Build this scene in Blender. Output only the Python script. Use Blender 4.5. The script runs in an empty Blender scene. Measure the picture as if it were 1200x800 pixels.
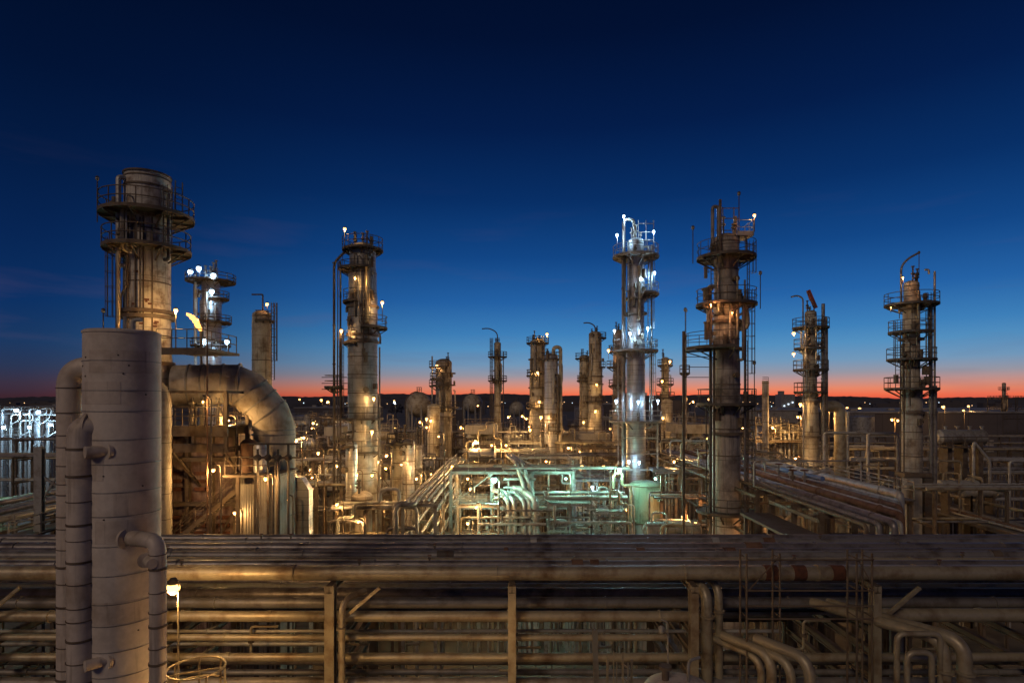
import bpy, math, random
from mathutils import Vector, Matrix
random.seed(7)
R = math.radians
S = bpy.context.scene
COL = S.collection
F = 700.0          # focal length in px of a 1200 px wide picture
H = 22.0           # camera height
HZ = 468.0         # horizon row
def W(px, py, Y):
    return Vector(((px-600)/F*Y, Y, H-(py-HZ)/F*Y))
def PX(v): return 600+v[0]/max(v[1], .1)*F
def PY(v): return HZ+(H-v[2])/max(v[1], .1)*F

# ------------------------------------------------------------ camera
cam_d = bpy.data.cameras.new('camera'); cam = bpy.data.objects.new('camera', cam_d); COL.objects.link(cam)
cam.location = (0, 0, H); cam.rotation_euler = (R(90), 0, 0)
cam_d.sensor_width = 36; cam_d.lens = 21.0; cam_d.shift_y = (HZ-400)/1200
cam_d.clip_start = .1; cam_d.clip_end = 9000
S.camera = cam

# ------------------------------------------------------------ dusk sky
wd = bpy.data.worlds.new('World'); S.world = wd; wd.use_nodes = True
nt = wd.node_tree; nt.nodes.clear()
def s2l(c): return tuple(((v/255)/12.92 if v <= 10 else (((v/255)+.055)/1.055)**2.4) for v in c)
out = nt.nodes.new('ShaderNodeOutputWorld'); bg = nt.nodes.new('ShaderNodeBackground'); nt.links.new(bg.outputs[0], out.inputs[0])
tc = nt.nodes.new('ShaderNodeTexCoord'); nrm = nt.nodes.new('ShaderNodeVectorMath'); nrm.operation = 'NORMALIZE'
nt.links.new(tc.outputs['Generated'], nrm.inputs[0])
sep = nt.nodes.new('ShaderNodeSeparateXYZ'); nt.links.new(nrm.outputs[0], sep.inputs[0])
def ramp(stops):
    r = nt.nodes.new('ShaderNodeValToRGB'); cr = r.color_ramp
    while len(cr.elements) > 1: cr.elements.remove(cr.elements[0])
    cr.elements[0].position = stops[0][0]; cr.elements[0].color = (*s2l(stops[0][1]), 1)
    for p, c in stops[1:]:
        e = cr.elements.new(p); e.color = (*s2l(c), 1)
    return r
sq = nt.nodes.new('ShaderNodeMath'); sq.operation = 'MAXIMUM'; nt.links.new(sep.outputs[2], sq.inputs[0]); sq.inputs[1].default_value = 0
pw = nt.nodes.new('ShaderNodeMath'); pw.operation = 'POWER'; nt.links.new(sq.outputs[0], pw.inputs[0]); pw.inputs[1].default_value = .5
bright = ramp([(0, (190, 76, 66)), (.05, (226, 94, 68)), (.09, (242, 112, 78)), (.13, (232, 136, 104)), (.168, (196, 146, 138)), (.2, (152, 150, 162)), (.242, (114, 152, 186)), (.29, (84, 144, 192)),
               (.33, (62, 128, 186)), (.4, (36, 98, 166)), (.48, (18, 70, 134)), (.56, (8, 47, 102)), (.64, (4, 29, 74)), (.72, (2, 17, 50)), (.8, (1, 11, 35)), (1, (1, 8, 26))])
dark = ramp([(0, (54, 32, 40)), (.075, (62, 38, 48)), (.15, (58, 48, 66)), (.21, (42, 54, 84)), (.28, (26, 56, 98)), (.36, (12, 48, 98)),
             (.46, (7, 37, 84)), (.55, (4, 28, 68)), (.64, (2, 19, 52)), (.74, (1, 12, 37)), (.85, (1, 8, 27)), (1, (1, 7, 22))])
nt.links.new(pw.outputs[0], bright.inputs[0]); nt.links.new(pw.outputs[0], dark.inputs[0])
flat = nt.nodes.new('ShaderNodeVectorMath'); flat.operation = 'MULTIPLY'; nt.links.new(nrm.outputs[0], flat.inputs[0]); flat.inputs[1].default_value = (1, 1, 0)
fl2 = nt.nodes.new('ShaderNodeVectorMath'); fl2.operation = 'NORMALIZE'; nt.links.new(flat.outputs[0], fl2.inputs[0])
dt = nt.nodes.new('ShaderNodeVectorMath'); dt.operation = 'DOT_PRODUCT'; nt.links.new(fl2.outputs[0], dt.inputs[0])
dt.inputs[1].default_value = Vector((250, 700, 0)).normalized()
mr = nt.nodes.new('ShaderNodeMapRange'); mr.interpolation_type = 'SMOOTHSTEP'; nt.links.new(dt.outputs['Value'], mr.inputs[0])
mr.inputs[1].default_value = .5; mr.inputs[2].default_value = .98
mx = nt.nodes.new('ShaderNodeMixRGB'); nt.links.new(mr.outputs[0], mx.inputs[0]); nt.links.new(dark.outputs[0], mx.inputs[1]); nt.links.new(bright.outputs[0], mx.inputs[2])
# faint high streaks of cloud, thickest low in the sky
cm = nt.nodes.new('ShaderNodeMapping'); cm.inputs['Scale'].default_value = (2.2, 2.2, 15); cm.inputs['Rotation'].default_value = (.12, .2, .3); nt.links.new(nrm.outputs[0], cm.inputs[0])
cn = nt.nodes.new('ShaderNodeTexNoise'); cn.inputs['Scale'].default_value = 1.7; cn.inputs['Detail'].default_value = 7; nt.links.new(cm.outputs[0], cn.inputs['Vector'])
cr_ = nt.nodes.new('ShaderNodeMapRange'); nt.links.new(cn.outputs['Fac'], cr_.inputs[0]); cr_.inputs[1].default_value = .56; cr_.inputs[2].default_value = .8; cr_.inputs[4].default_value = .32
ce = nt.nodes.new('ShaderNodeMapRange'); nt.links.new(sep.outputs[2], ce.inputs[0]); ce.inputs[1].default_value = 0; ce.inputs[2].default_value = .35; ce.inputs[3].default_value = 1; ce.inputs[4].default_value = 0
cmu = nt.nodes.new('ShaderNodeMath'); cmu.operation = 'MULTIPLY'; nt.links.new(cr_.outputs[0], cmu.inputs[0]); nt.links.new(ce.outputs[0], cmu.inputs[1])
cx = nt.nodes.new('ShaderNodeMixRGB'); cx.inputs[2].default_value = (.13, .09, .16, 1); nt.links.new(cmu.outputs[0], cx.inputs[0]); nt.links.new(mx.outputs[0], cx.inputs[1])
nt.links.new(cx.outputs[0], bg.inputs[0]); bg.inputs[1].default_value = 1.0

# soft warm fill sun, added from behind the viewpoint to brighten front faces
sd = bpy.data.lights.new('front_fill_sun', 'SUN'); sd.energy = .5; sd.angle = R(14); sd.color = (1, .74, .54)
so = bpy.data.objects.new('front_fill_sun', sd); COL.objects.link(so)
so.rotation_euler = (R(58), 0, R(-28))

S.view_settings.view_transform = 'Standard'; S.view_settings.look = 'None'
S.view_settings.exposure = 0; S.view_settings.gamma = 1
try: S.view_settings.use_curve_mapping = False
except Exception: pass
S.render.engine = 'CYCLES'
S.cycles.use_denoising = True
S.cycles.max_bounces = 5; S.cycles.diffuse_bounces = 2; S.cycles.glossy_bounces = 2
S.cycles.sample_clamp_indirect = 3
S.cycles.caustics_reflective = False; S.cycles.caustics_refractive = False

# ------------------------------------------------------------ materials
M = {}
def mat(name, base, dirt=None, amt=.5, rough=.55, metal=0., nscale=1.2, streak=0., panel=0., panelw=.03, bump=.15, ribs=0., fine=8., panelx=0.):
    m = bpy.data.materials.new(name); m.use_nodes = True; n = m.node_tree.nodes; l = m.node_tree.links
    b = n['Principled BSDF']; b.inputs['Roughness'].default_value = rough; b.inputs['Metallic'].default_value = metal
    tc = n.new('ShaderNodeTexCoord'); co = tc.outputs['Object']
    def noise(scale, vec=None, det=5):
        q = n.new('ShaderNodeTexNoise'); q.inputs['Scale'].default_value = scale; q.inputs['Detail'].default_value = det
        q.inputs['Roughness'].default_value = .62; l.new(vec or co, q.inputs['Vector']); return q.outputs['Fac']
    def rmp(v, a, c):
        r = n.new('ShaderNodeMapRange'); l.new(v, r.inputs[0]); r.inputs[1].default_value = a; r.inputs[2].default_value = c; return r.outputs[0]
    def mix(f, a, c, mode='MIX'):
        x = n.new('ShaderNodeMixRGB'); x.blend_type = mode
        if isinstance(f, float): x.inputs[0].default_value = f
        else: l.new(f, x.inputs[0])
        for k, s in ((1, a), (2, c)):
            if isinstance(s, tuple): x.inputs[k].default_value = (*s, 1)
            else: l.new(s, x.inputs[k])
        return x.outputs[0]
    dirt = dirt or tuple(v*.45 for v in base)
    c = mix(rmp(noise(nscale), .62-amt*.3, .78-amt*.15), base, dirt)
    fn = noise(fine)
    c = mix(.5, c, mix(fn, tuple(.55*1. for _ in base), (1.25, 1.25, 1.25)), 'MULTIPLY')
    if streak:
        mp = n.new('ShaderNodeMapping'); mp.inputs['Scale'].default_value = (3.5, 3.5, .22); l.new(co, mp.inputs[0])
        c = mix(rmp(noise(1.6, mp.outputs[0]), .66-streak*.25, .82-streak*.1), c, tuple(v*.5 for v in dirt))
    hgt = fn
    sp = n.new('ShaderNodeSeparateXYZ'); l.new(co, sp.inputs[0])
    def seam(outp, pitch, w):
        d = n.new('ShaderNodeMath'); d.operation = 'DIVIDE'; l.new(outp, d.inputs[0]); d.inputs[1].default_value = pitch
        f = n.new('ShaderNodeMath'); f.operation = 'FRACT'; l.new(d.outputs[0], f.inputs[0])
        g = n.new('ShaderNodeMath'); g.operation = 'LESS_THAN'; l.new(f.outputs[0], g.inputs[0]); g.inputs[1].default_value = w
        return g.outputs[0]
    if panel: 
        g = seam(sp.outputs[2], panel, panelw); c = mix(g, c, tuple(v*.3 for v in base))
    if panelx:
        g = seam(sp.outputs[0], panelx, panelw); c = mix(g, c, tuple(v*.3 for v in base))
    l.new(c, b.inputs['Base Color'])
    rr = n.new('ShaderNodeMapRange'); l.new(fn, rr.inputs[0]); rr.inputs[3].default_value = rough-.15; rr.inputs[4].default_value = rough+.2; l.new(rr.outputs[0], b.inputs['Roughness'])
    bp = n.new('ShaderNodeBump'); bp.inputs['Strength'].default_value = bump; bp.inputs['Distance'].default_value = .05; l.new(hgt, bp.inputs['Height'])
    if ribs:
        w = n.new('ShaderNodeTexWave'); w.inputs['Scale'].default_value = ribs; l.new(co, w.inputs['Vector'])
        b2 = n.new('ShaderNodeBump'); b2.inputs['Strength'].default_value = .5; b2.inputs['Distance'].default_value = .04; l.new(w.outputs['Fac'], b2.inputs['Height']); l.new(bp.outputs[0], b2.inputs['Normal']); l.new(b2.outputs[0], b.inputs['Normal'])
    else: l.new(bp.outputs[0], b.inputs['Normal'])
    M[name] = m; return m
def emis(name, col, st):
    m = bpy.data.materials.new(name); m.use_nodes = True; b = m.node_tree.nodes['Principled BSDF']
    b.inputs['Base Color'].default_value = (*col, 1); b.inputs['Emission Color'].default_value = (*col, 1); b.inputs['Emission Strength'].default_value = st
    M[name] = m; return m
mat('cladding', (.72, .64, .55), (.50, .42, .34), .5, .6, .05, .9, .12, 0, .02, .12)
mat('cladding_plain', (.66, .57, .48), (.42, .33, .25), .4, .55, .1, .9, .5, 0, .03, .12)
mat('refractory', (.66, .62, .53), (.20, .12, .07), .5, .8, 0, 1.5, .6, 1.55, .02, .3)
mat('duct_skin', (.56, .50, .40), (.26, .20, .13), .55, .7, 0, 1.0, .2, 0, .02, .3)
mat('furnace_wall', (.36, .27, .23), (.12, .055, .04), .75, .8, 0, 1.1, .7, 1.4, .03, .3)
mat('shell_grey', (.40, .38, .34), (.17, .14, .11), .5, .45, .35, .9, .5, 1.2, .03, .12)
mat('shell_tan', (.48, .43, .33), (.2, .14, .08), .5, .55, .1, .9, .5, 1.4, .025, .12)
mat('shell_silver', (.52, .51, .50), (.3, .27, .24), .35, .35, .6, 1.1, .35, .5, .05, .15)
mat('shell_dark', (.43, .38, .32), (.13, .10, .08), .6, .55, .2, .7, .6, 2.2, .015, .12)
mat('drum_green', (.30, .36, .26), (.14, .10, .06), .35, .4, .1, .9, .5, 0)
mat('steel_dark', (.10, .085, .07), (.07, .035, .02), .5, .65, .1, 2.5)
mat('steel_brown', (.17, .13, .09), (.08, .045, .025), .5, .65, .1, 2.0)
mat('steel_pale', (.36, .35, .32), (.19, .15, .11), .5, .55, .2, 2.2)
mat('pipe_beige', (.43, .375, .26), (.2, .13, .07), .5, .4, .3, 1.3, .0, bump=.2)
mat('pipe_grey', (.27, .255, .24), (.12, .09, .07), .5, .45, .3, 1.5)
mat('pipe_purple', (.26, .235, .23), (.08, .06, .055), .5, .36, .4, 1.2)
mat('pipe_pale', (.46, .45, .41), (.25, .20, .15), .45, .45, .3, 1.6)
mat('pipe_rust', (.20, .11, .065), (.10, .045, .025), .6, .7, 0, 2.0)
mat('rust', (.16, .06, .03), (.07, .03, .02), .6, .85, 0, 3)
mat('concrete', (.33, .31, .28), (.2, .17, .14), .5, .85, 0, .8, .4)
mat('corrugated', (.36, .33, .28), (.18, .13, .09), .45, .6, .2, .8, .4, ribs=2.)
mat('roofing', (.30, .30, .31), (.18, .17, .16), .5, .75, 0, .25)
mat('warehouse_wall', (.10, .088, .095), (.07, .06, .065), .4, .8, 0, .1, 0, panelx=12, panelw=.01)
mat('ground', (.15, .13, .105), (.055, .05, .042), .6, .9, 0, .18, fine=2.)
mat('asphalt', (.06, .058, .055), (.035, .034, .033), .5, .85, 0, .3)
mat('hill', (.09, .09, .11), (.05, .05, .06), .5, .95, 0, .02)
mat('red_paint', (.28, .06, .04), (.12, .05, .03), .5, .6)
mat('orange_paint', (.5, .2, .08), (.2, .09, .05), .4, .6)
mat('deck', (.19, .165, .14), (.10, .08, .06), .5, .75, .1, .9, panelx=1.2, panelw=.02)
mat('blue_tarp', (.12, .2, .42), (.08, .12, .25), .3, .5)
mat('teal_sheet', (.06, .32, .26), (.04, .18, .15), .3, .6)
emis('bulb_warm', (1, .50, .15), 5); emis('bulb_white', (.55, .78, 1), 9); emis('bulb_cyan', (.45, 1, .82), 9); emis('bulb_far', (1, .58, .25), 2.2); emis('bulb_farwhite', (.65, .82, 1), 2.2)
emis('bulb_red', (1, .12, .05), 4)
fl = emis('flame', (1, .42, .09), 3)
LC = {'warm': (1, .55, .19), 'white': (.42, .70, 1), 'cyan': (.42, 1, .80), 'orange': (1, .42, .14)}

# ------------------------------------------------------------ mesh helpers
class MB:
    def __init__(s): s.v = []; s.f = []
    def ring_tube(s, rings, closed_loop=False, caps=True):
        n = len(rings[0]); b = len(s.v)
        for r in rings: s.v += [tuple(p) for p in r]
        m = len(rings)
        for i in range(m-1 if not closed_loop else m):
            for j in range(n):
                a = b+i*n+j; c = b+i*n+(j+1) % n; d = b+((i+1) % m)*n+(j+1) % n; e = b+((i+1) % m)*n+j
                s.f.append((a, c, d, e))
        if caps and not closed_loop:
            s.f.append(tuple(b+j for j in range(n))[::-1]); s.f.append(tuple(b+(m-1)*n+j for j in range(n)))
        return s
    def tube(s, pts, r, seg=8, bend=None, closed=False, nb=5):
        pts = [Vector(p) for p in pts]
        if bend and len(pts) > 2:
            q = [pts[0]]
            for i in range(1, len(pts)-1):
                a, b, c = pts[i-1], pts[i], pts[i+1]
                d1 = (a-b); d2 = (c-b); L = min(bend, d1.length*.49, d2.length*.49)
                d1.normalize(); d2.normalize(); p1 = b+d1*L; p2 = b+d2*L
                for k in range(nb+1):
                    t = k/nb; q.append(p1*(1-t)**2+b*2*t*(1-t)+p2*t*t)
            q.append(pts[-1]); pts = q
        m = len(pts); rings = []
        def tan(i):
            if closed: return (pts[(i+1) % m]-pts[i-1]).normalized()
            if i == 0: return (pts[1]-pts[0]).normalized()
            if i == m-1: return (pts[-1]-pts[-2]).normalized()
            return ((pts[i+1]-pts[i]).normalized()+(pts[i]-pts[i-1]).normalized()).normalized()
        t = tan(0); u = t.orthogonal().normalized(); 
        if abs(t.z) < .9: u = t.cross(Vector((0, 0, 1))).normalized()
        for i in range(m):
            t = tan(i); u = (u-t*u.dot(t)).normalized(); w = t.cross(u)
            rr = r[i] if isinstance(r, (list, tuple)) else r
            rings.append([pts[i]+(u*math.cos(2*math.pi*(k+.5)/seg)+w*math.sin(2*math.pi*(k+.5)/seg))*rr for k in range(seg)])
        return s.ring_tube(rings, closed)
    def lathe(s, x, y, prof, seg=32, a0=0):
        rings = [[(x+r*math.cos(2*math.pi*k/seg+a0), y+r*math.sin(2*math.pi*k/seg+a0), z) for k in range(seg)] for r, z in prof]
        return s.ring_tube(rings)
    def box(s, c, d, rz=0):
        b = len(s.v); cs, sn = math.cos(rz), math.sin(rz)
        for dx in (-1, 1):
            for dy in (-1, 1):
                for dz in (-1, 1):
                    X = dx*d[0]/2; Y = dy*d[1]/2
                    s.v.append((c[0]+X*cs-Y*sn, c[1]+X*sn+Y*cs, c[2]+dz*d[2]/2))
        for q in ((0, 1, 3, 2), (4, 6, 7, 5), (0, 4, 5, 1), (2, 3, 7, 6), (0, 2, 6, 4), (1, 5, 7, 3)): s.f.append(tuple(b+i for i in q))
        return s
    def bar(s, p, q, w=.1, h=None):
        p, q = Vector(p), Vector(q); h = h or w; t = (q-p).normalized()
        u = t.cross(Vector((0, 0, 1))) if abs(t.z) < .95 else Vector((1, 0, 0)); u.normalize(); v = u.cross(t)
        return s.ring_tube([[e+u*a*w/2+v*c*h/2 for a, c in ((-1, -1), (1, -1), (1, 1), (-1, 1))] for e in (p, q)])
    def ibeam(s, p, q, w=.2, h=.25):
        p, q = Vector(p), Vector(q); t = (q-p).normalized()
        u = t.cross(Vector((0, 0, 1))) if abs(t.z) < .95 else Vector((1, 0, 0)); u.normalize(); v = u.cross(t)
        if abs(t.z) >= .95: v = Vector((0, 1, 0))
        f = .12; pts = [(-1, -1), (1, -1), (1, -1+f*2), (f, -1+f*2), (f, 1-f*2), (1, 1-f*2), (1, 1), (-1, 1), (-1, 1-f*2), (-f, 1-f*2), (-f, -1+f*2), (-1, -1+f*2)]
        b = len(s.v)
        for e in (p, q): s.v += [tuple(e+u*a*w/2+v*c*h/2) for a, c in pts]
        n = 12
        for j in range(n): s.f.append((b+j, b+(j+1) % n, b+n+(j+1) % n, b+n+j))
        for e in (0, n):
            for q4 in ((0, 1, 2, 11), (3, 4, 9, 10), (5, 6, 7, 8)): s.f.append(tuple(b+e+i for i in q4))
        return s
    def arcslab(s, x, y, z0, z1, r0, r1, a0, a1, seg=None):
        seg = seg or max(6, int(abs(a1-a0)/12)); full = abs(a1-a0) >= 359.9; rings = []
        for k in range(seg+(0 if full else 1)):
            a = R(a0+(a1-a0)*k/seg); c, d = math.cos(a), math.sin(a)
            rings.append([(x+r0*c, y+r0*d, z0), (x+r1*c, y+r1*d, z0), (x+r1*c, y+r1*d, z1), (x+r0*c, y+r0*d, z1)])
        return s.ring_tube(rings, full)
    def build(s, name, m, parent=None, smooth=True):
        if not s.v: return None
        off = Vector((0, 0, 0)); p = parent
        while p is not None: off += p.location; p = p.parent
        me = bpy.data.meshes.new(name)
        me.from_pydata([(a-off.x, b-off.y, c-off.z) for a, b, c in s.v], [], s.f)
        me.materials.append(M[m] if isinstance(m, str) else m)
        if smooth:
            me.polygons.foreach_set('use_smooth', [True]*len(me.polygons))
            try: me.set_sharp_from_angle(angle=R(38))
            except Exception: pass
        me.update()
        o = bpy.data.objects.new(name, me); COL.objects.link(o); o.parent = parent
        return o
THINGS = []
def thing(name, label, cat, loc=(0, 0, 0), group=None, axis='x'):
    o = bpy.data.objects.new(name, None); o.empty_display_size = .3; COL.objects.link(o); o.location = loc
    return tag(o, label, cat, group, axis)
def tag(o, label, cat, group=None, axis='x', pos=None):
    o['label'] = label; o['category'] = cat
    if group: o['group'] = group
    THINGS.append((o, axis, pos)); return o
def struct(mb, name, m, kind='structure'):
    o = mb.build(name, m); o['kind'] = kind; return o
def arcpts(x, y, z, r, a0, a1, n=None):
    n = n or max(4, int(abs(a1-a0)/12)); full = abs(a1-a0) >= 359.9
    return [Vector((x+r*math.cos(R(a0+(a1-a0)*k/n)), y+r*math.sin(R(a0+(a1-a0)*k/n)), z)) for k in range(n+(0 if full else 1))], full

def railing(mb, pts, closed=False, h=1.07, t=.028, step=1.3):
    P = list(pts)+([pts[0]] if closed else [])
    for hh in (h, h*.52): mb.tube([p+Vector((0, 0, hh)) for p in (pts if closed else P)], t, 5, closed=closed)
    acc = 0; last = None
    for i, p in enumerate(P):
        if last is None or (p-last).length >= step or i == len(P)-1:
            if last is not None:
                n = max(1, int(round((p-last).length/step)))
                for k in range(1, n+1):
                    q = last.lerp(p, k/n); mb.tube([q, q+Vector((0, 0, h))], t, 5)
            else: mb.tube([p, p+Vector((0, 0, h))], t, 5)
            last = p
def platform(root, x, y, z, r0, r1, a0=0, a1=360, m='steel_dark', t=.03):
    mb = MB(); mb.arcslab(x, y, z-.06, z, r0, r1, a0, a1)
    mb.arcslab(x, y, z-.13, z+.07, r1, r1+.03, a0, a1)
    n = max(2, int(abs(a1-a0)/40))
    for k in range(n+(0 if a1-a0 >= 359 else 1)):
        a = R(a0+(a1-a0)*k/n); c, d = math.cos(a), math.sin(a)
        mb.bar((x+r0*c, y+r0*d, z-.14), (x+r1*c, y+r1*d, z-.14), .08, .14)
        mb.bar((x+r0*c, y+r0*d, z-min(.85, (r1-r0)*.6+.15)), (x+(r1-.1)*c, y+(r1-.1)*d, z-.2), .08, .08)
    p = mb.build('platform', m, root)
    rb = MB(); pts, full = arcpts(x, y, z, r1-.02, a0, a1)
    if not full:
        pts = [Vector((x+r0*math.cos(R(a0)), y+r0*math.sin(R(a0)), z))]+pts+[Vector((x+r0*math.cos(R(a1)), y+r0*math.sin(R(a1)), z))]
    railing(rb, pts, full, t=t)
    rb.build('railing', m, p); return p
def ladder(root, x, y, z0, z1, face=270, m='steel_dark', cage=True, t=.025):
    mb = MB(); a = R(face); n = Vector((math.cos(a), math.sin(a), 0)); s = Vector((-n.y, n.x, 0)); c = Vector((x, y, 0))
    for e in (-.22, .22): mb.bar(c+s*e+Vector((0, 0, z0)), c+s*e+Vector((0, 0, z1+1)), t*2)
    k = z0
    while k < z1+.9: mb.bar(c-s*.22+Vector((0, 0, k)), c+s*.22+Vector((0, 0, k)), t*1.2); k += .35
    o = mb.build('ladder', m, root)
    if cage and z1-z0 > 2.5:
        cb = MB(); k = z0+2.2; hoops = []
        def hp(k): return [c+s*(.36*math.cos(R(q)))+n*(.36+.36*math.sin(R(q)) if False else .38*math.sin(R(q))+.18)+Vector((0, 0, k)) for q in range(-20, 201, 22)]
        while k < z1+1: cb.tube(hp(k), t*.8, 4); k += .9
        for j in (1, 3, 5, 7, 9):
            cb.bar(hp(z0+2.2)[j], hp(z1+1)[j], t*1.2)
        cb.build('safety_cage', m, o)
    return o
def lamp_data(kind, power, r=.05):
    d = bpy.data.lights.new('lamp_light', 'POINT'); d.energy = power; d.color = LC[kind]; d.shadow_soft_size = r; return d
def bulb(parent, p, kind, power, size=.2, toward=None, lit=True):
    mb = MB(); mb.lathe(p.x, p.y, [(max(.012, size*.86*math.sin(R(a))), p.z-size*.2-size*.86*math.cos(R(a))) for a in range(0, 181, 20)], 12)
    if not lit: return mb.build('lens', 'steel_pale', parent)
    o = mb.build('bulb', 'bulb_'+{'orange': 'warm'}.get(kind, kind), parent)
    if power > 0:
        l = bpy.data.objects.new('lamp_light', lamp_data(kind, power)); COL.objects.link(l); l.parent = parent
        off = Vector((0, 0, 0)); q = parent
        while q is not None: off += q.location; q = q.parent
        l.location = p+Vector((0, -size*.5, -size-.04))-off
    return o
def lamp_mesh(base, p, mbr=.035, arm=0.0, size=.2):
    mb = MB(); base = Vector(base); top = Vector((base.x, base.y, p.z+.25))
    mb.tube([base, top, Vector((p.x, p.y, p.z+.32))] if (Vector((p.x, p.y, 0))-Vector((base.x, base.y, 0))).length > .15 else [base, Vector((base.x, base.y, p.z+.15))], mbr, 6, bend=.25)
    mb.lathe(p.x, p.y, [(size*.8, p.z+size*.4), (size*.95, p.z+size*.5), (size*.6, p.z+size*.95), (.04, p.z+size*1.2)], 12)
    return mb
def tower_lamp(root, px, py, Y, kind='warm', power=120, drop=2.2, size=.2, lit=True, m='steel_dark', side=None):
    """a lamp fixture bolted to a tower's railing: part lamp > bulb"""
    p = W(px, py, Y); b = Vector((p.x+(side or 0), p.y, p.z-drop))
    o = lamp_mesh(b, p, size=size).build('lamp', m, root)
    bulb(o, p, kind, power, size, lit=lit); return o
def plant_lamp(px, py, Y, kind='warm', power=150, z0=0, size=.22, label=None, arm=.45):
    p = W(px, py, Y); b = Vector((p.x+arm, p.y, z0))
    t = thing('plant_lamp', label or ('%s plant lamp on a slim pole' % {'warm': 'amber', 'white': 'cold white', 'cyan': 'green-white', 'orange': 'orange'}[kind]), 'lamp', b, 'lamp posts standing in the plant')
    lamp_mesh(b, p, .05, size=size).build('post', 'steel_brown', t)
    h = MB(); h.lathe(p.x, p.y, [(size*.9, p.z+size*.42), (size*1.05, p.z+size*.52), (size*.7, p.z+size), (.05, p.z+size*1.3)], 12)
    h.build('lamp_shade', 'steel_dark', t)
    bulb(t, p, kind, power, size); return t
def nozzles(root, x, y, r, zs, name='manway', m='steel_brown', s=.28, angs=None, rnd=random):
    for z in zs:
        a = R(angs[0] if angs else rnd.choice([200, 225, 250, 275, 300, 325, 345])+rnd.uniform(-10, 10)); n = Vector((math.cos(a), math.sin(a), 0)); c = Vector((x, y, z))
        mb = MB(); mb.tube([c+n*(r-.1), c+n*(r+.22)], s*.8, 14); mb.tube([c+n*(r+.22), c+n*(r+.34)], s, 14)
        mb.build(name, m, root)
def tower(name, label, px, Y, segs, m, group=None, plats=(), seams=2.0, dome=True, base=0., cat='tower', manways=0, pm='steel_dark', rt=.03, band='steel_brown', zmin=None):
    """segs: (py_top, width_px) from the top down"""
    x = (px-600)/F*Y; t = thing(name, label, cat, (x, Y, base), group); oc = 1/math.sqrt(1+((px-600)/F)**2)
    prof = []; zs = [W(px, s[0], Y).z for s in segs]+[base]; rs = [s[1]/2/F*Y*oc for s in segs]
    if dome: prof += [(.03, zs[0]+rs[0]*.42), (rs[0]*.45, zs[0]+rs[0]*.37), (rs[0]*.8, zs[0]+rs[0]*.2)]
    else: prof += [(rs[0]*.86, zs[0]-1.2), (rs[0]*.86, zs[0])]
    for i, r in enumerate(rs):
        prof += [(r, zs[i]-(0 if i == 0 else .25)), (r, zs[i+1]+(.25 if i < len(rs)-1 else 0))]
    mb = MB(); mb.lathe(x, Y, prof[::-1], 40)
    mb.build('shell', m, t)
    bb = MB(); z = zs[0]-.3
    while z > max(base+1, -1):
        i = max(k for k in range(len(rs)) if zs[k] >= z); r = rs[i]
        if abs(z-zs[i]) > .3 or i == 0: bb.arcslab(x, Y, z-.04, z+.04, r-.02, r+.035, 0, 360, 32)
        z -= seams*random.uniform(.8, 1.2)
    bb.build('stiffening_bands', band, t)
    def rad(z):
        i = max([k for k in range(len(rs)) if zs[k] >= z-.01] or [0]); return rs[i]
    for p in plats:
        py, ex = p[0], p[1]; a0, a1 = (p[2], p[3]) if len(p) > 2 else (0, 360)
        z = W(px, py, Y).z; platform(t, x, Y, z, rad(z)+.03, ex/F*Y*oc, a0, a1, pm, rt)
    if len(plats) > 1:
        dr = random.Random(int(px)); zt_, zb_ = zs[0], max(base, zs[0]-26)
        for k in range(5):
            a = R(dr.uniform(190, 350)); r_ = max(rs)+dr.uniform(.12, .5); z1_ = zt_-dr.uniform(.5, 6); z0_ = max(base, z1_-dr.uniform(2.5, 7)); xx, yy = x+r_*math.cos(a), Y+r_*math.sin(a); ri = max(rs)*.9
            q = MB(); q.tube([(x+ri*math.cos(a), Y+ri*math.sin(a), z1_), (xx, yy, z1_), (xx, yy, z0_), (x+ri*math.cos(a), Y+ri*math.sin(a), z0_)], dr.choice([.045, .07, .11, .15])*(1 if Y < 80 else 1.4), 8, bend=.3); q.build('side_pipe', dr.choice(['pipe_grey', 'pipe_beige', 'steel_dark', 'pipe_pale']), t)
        for k in range(4):
            a = R(dr.uniform(200, 340)); z = zt_-dr.uniform(1, 14); r_ = max(rs)+.1; q = MB(); q.box((x+r_*math.cos(a), Y+r_*math.sin(a), z), (.4, .3, dr.uniform(.4, .9)), a); q.build('junction_box', 'steel_brown', t)
        for k in range(3):
            z = zt_-dr.uniform(2, 16); q = MB(); q.arcslab(x, Y, z, z+.22, max(rs)-.05, max(rs)+.16, 0, 360, 28); q.build('insulation_ring', band, t)
        for p in plats[:4]:
            z = W(px, p[0], Y).z; a = R(dr.uniform(200, 340)); rr_ = max(rs)+.35; q = MB(); q.tube([(x+rr_*math.cos(a), Y+rr_*math.sin(a), z), (x+rr_*math.cos(a), Y+rr_*math.sin(a), z+.9)], .16, 10); q.lathe(x+rr_*math.cos(a), Y+rr_*math.sin(a), [(.25, z+.5), (.25, z+.6)], 10); q.build('level_gauge', 'steel_brown', t)
    if manways: nozzles(t, x, Y, rs[0], [random.uniform(max(zs[-2], zs[0]-14), zs[0]-1) for _ in range(manways)])
    return t, x, rad
def riser(root, x, y, z0, z1, r, m='pipe_grey', over=None, name='riser_pipe', seg=10, bend=.5):
    pts = [(x, y, z0), (x, y, z1)]
    if over: pts += over
    mb = MB(); mb.tube(pts, r, seg, bend=bend); k = z0+2
    while k < z1: mb.tube([(x, y, k), (x, y, k+.1)], r*1.35, seg); k += random.uniform(3.5, 6)
    return mb.build(name, m, root)

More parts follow.
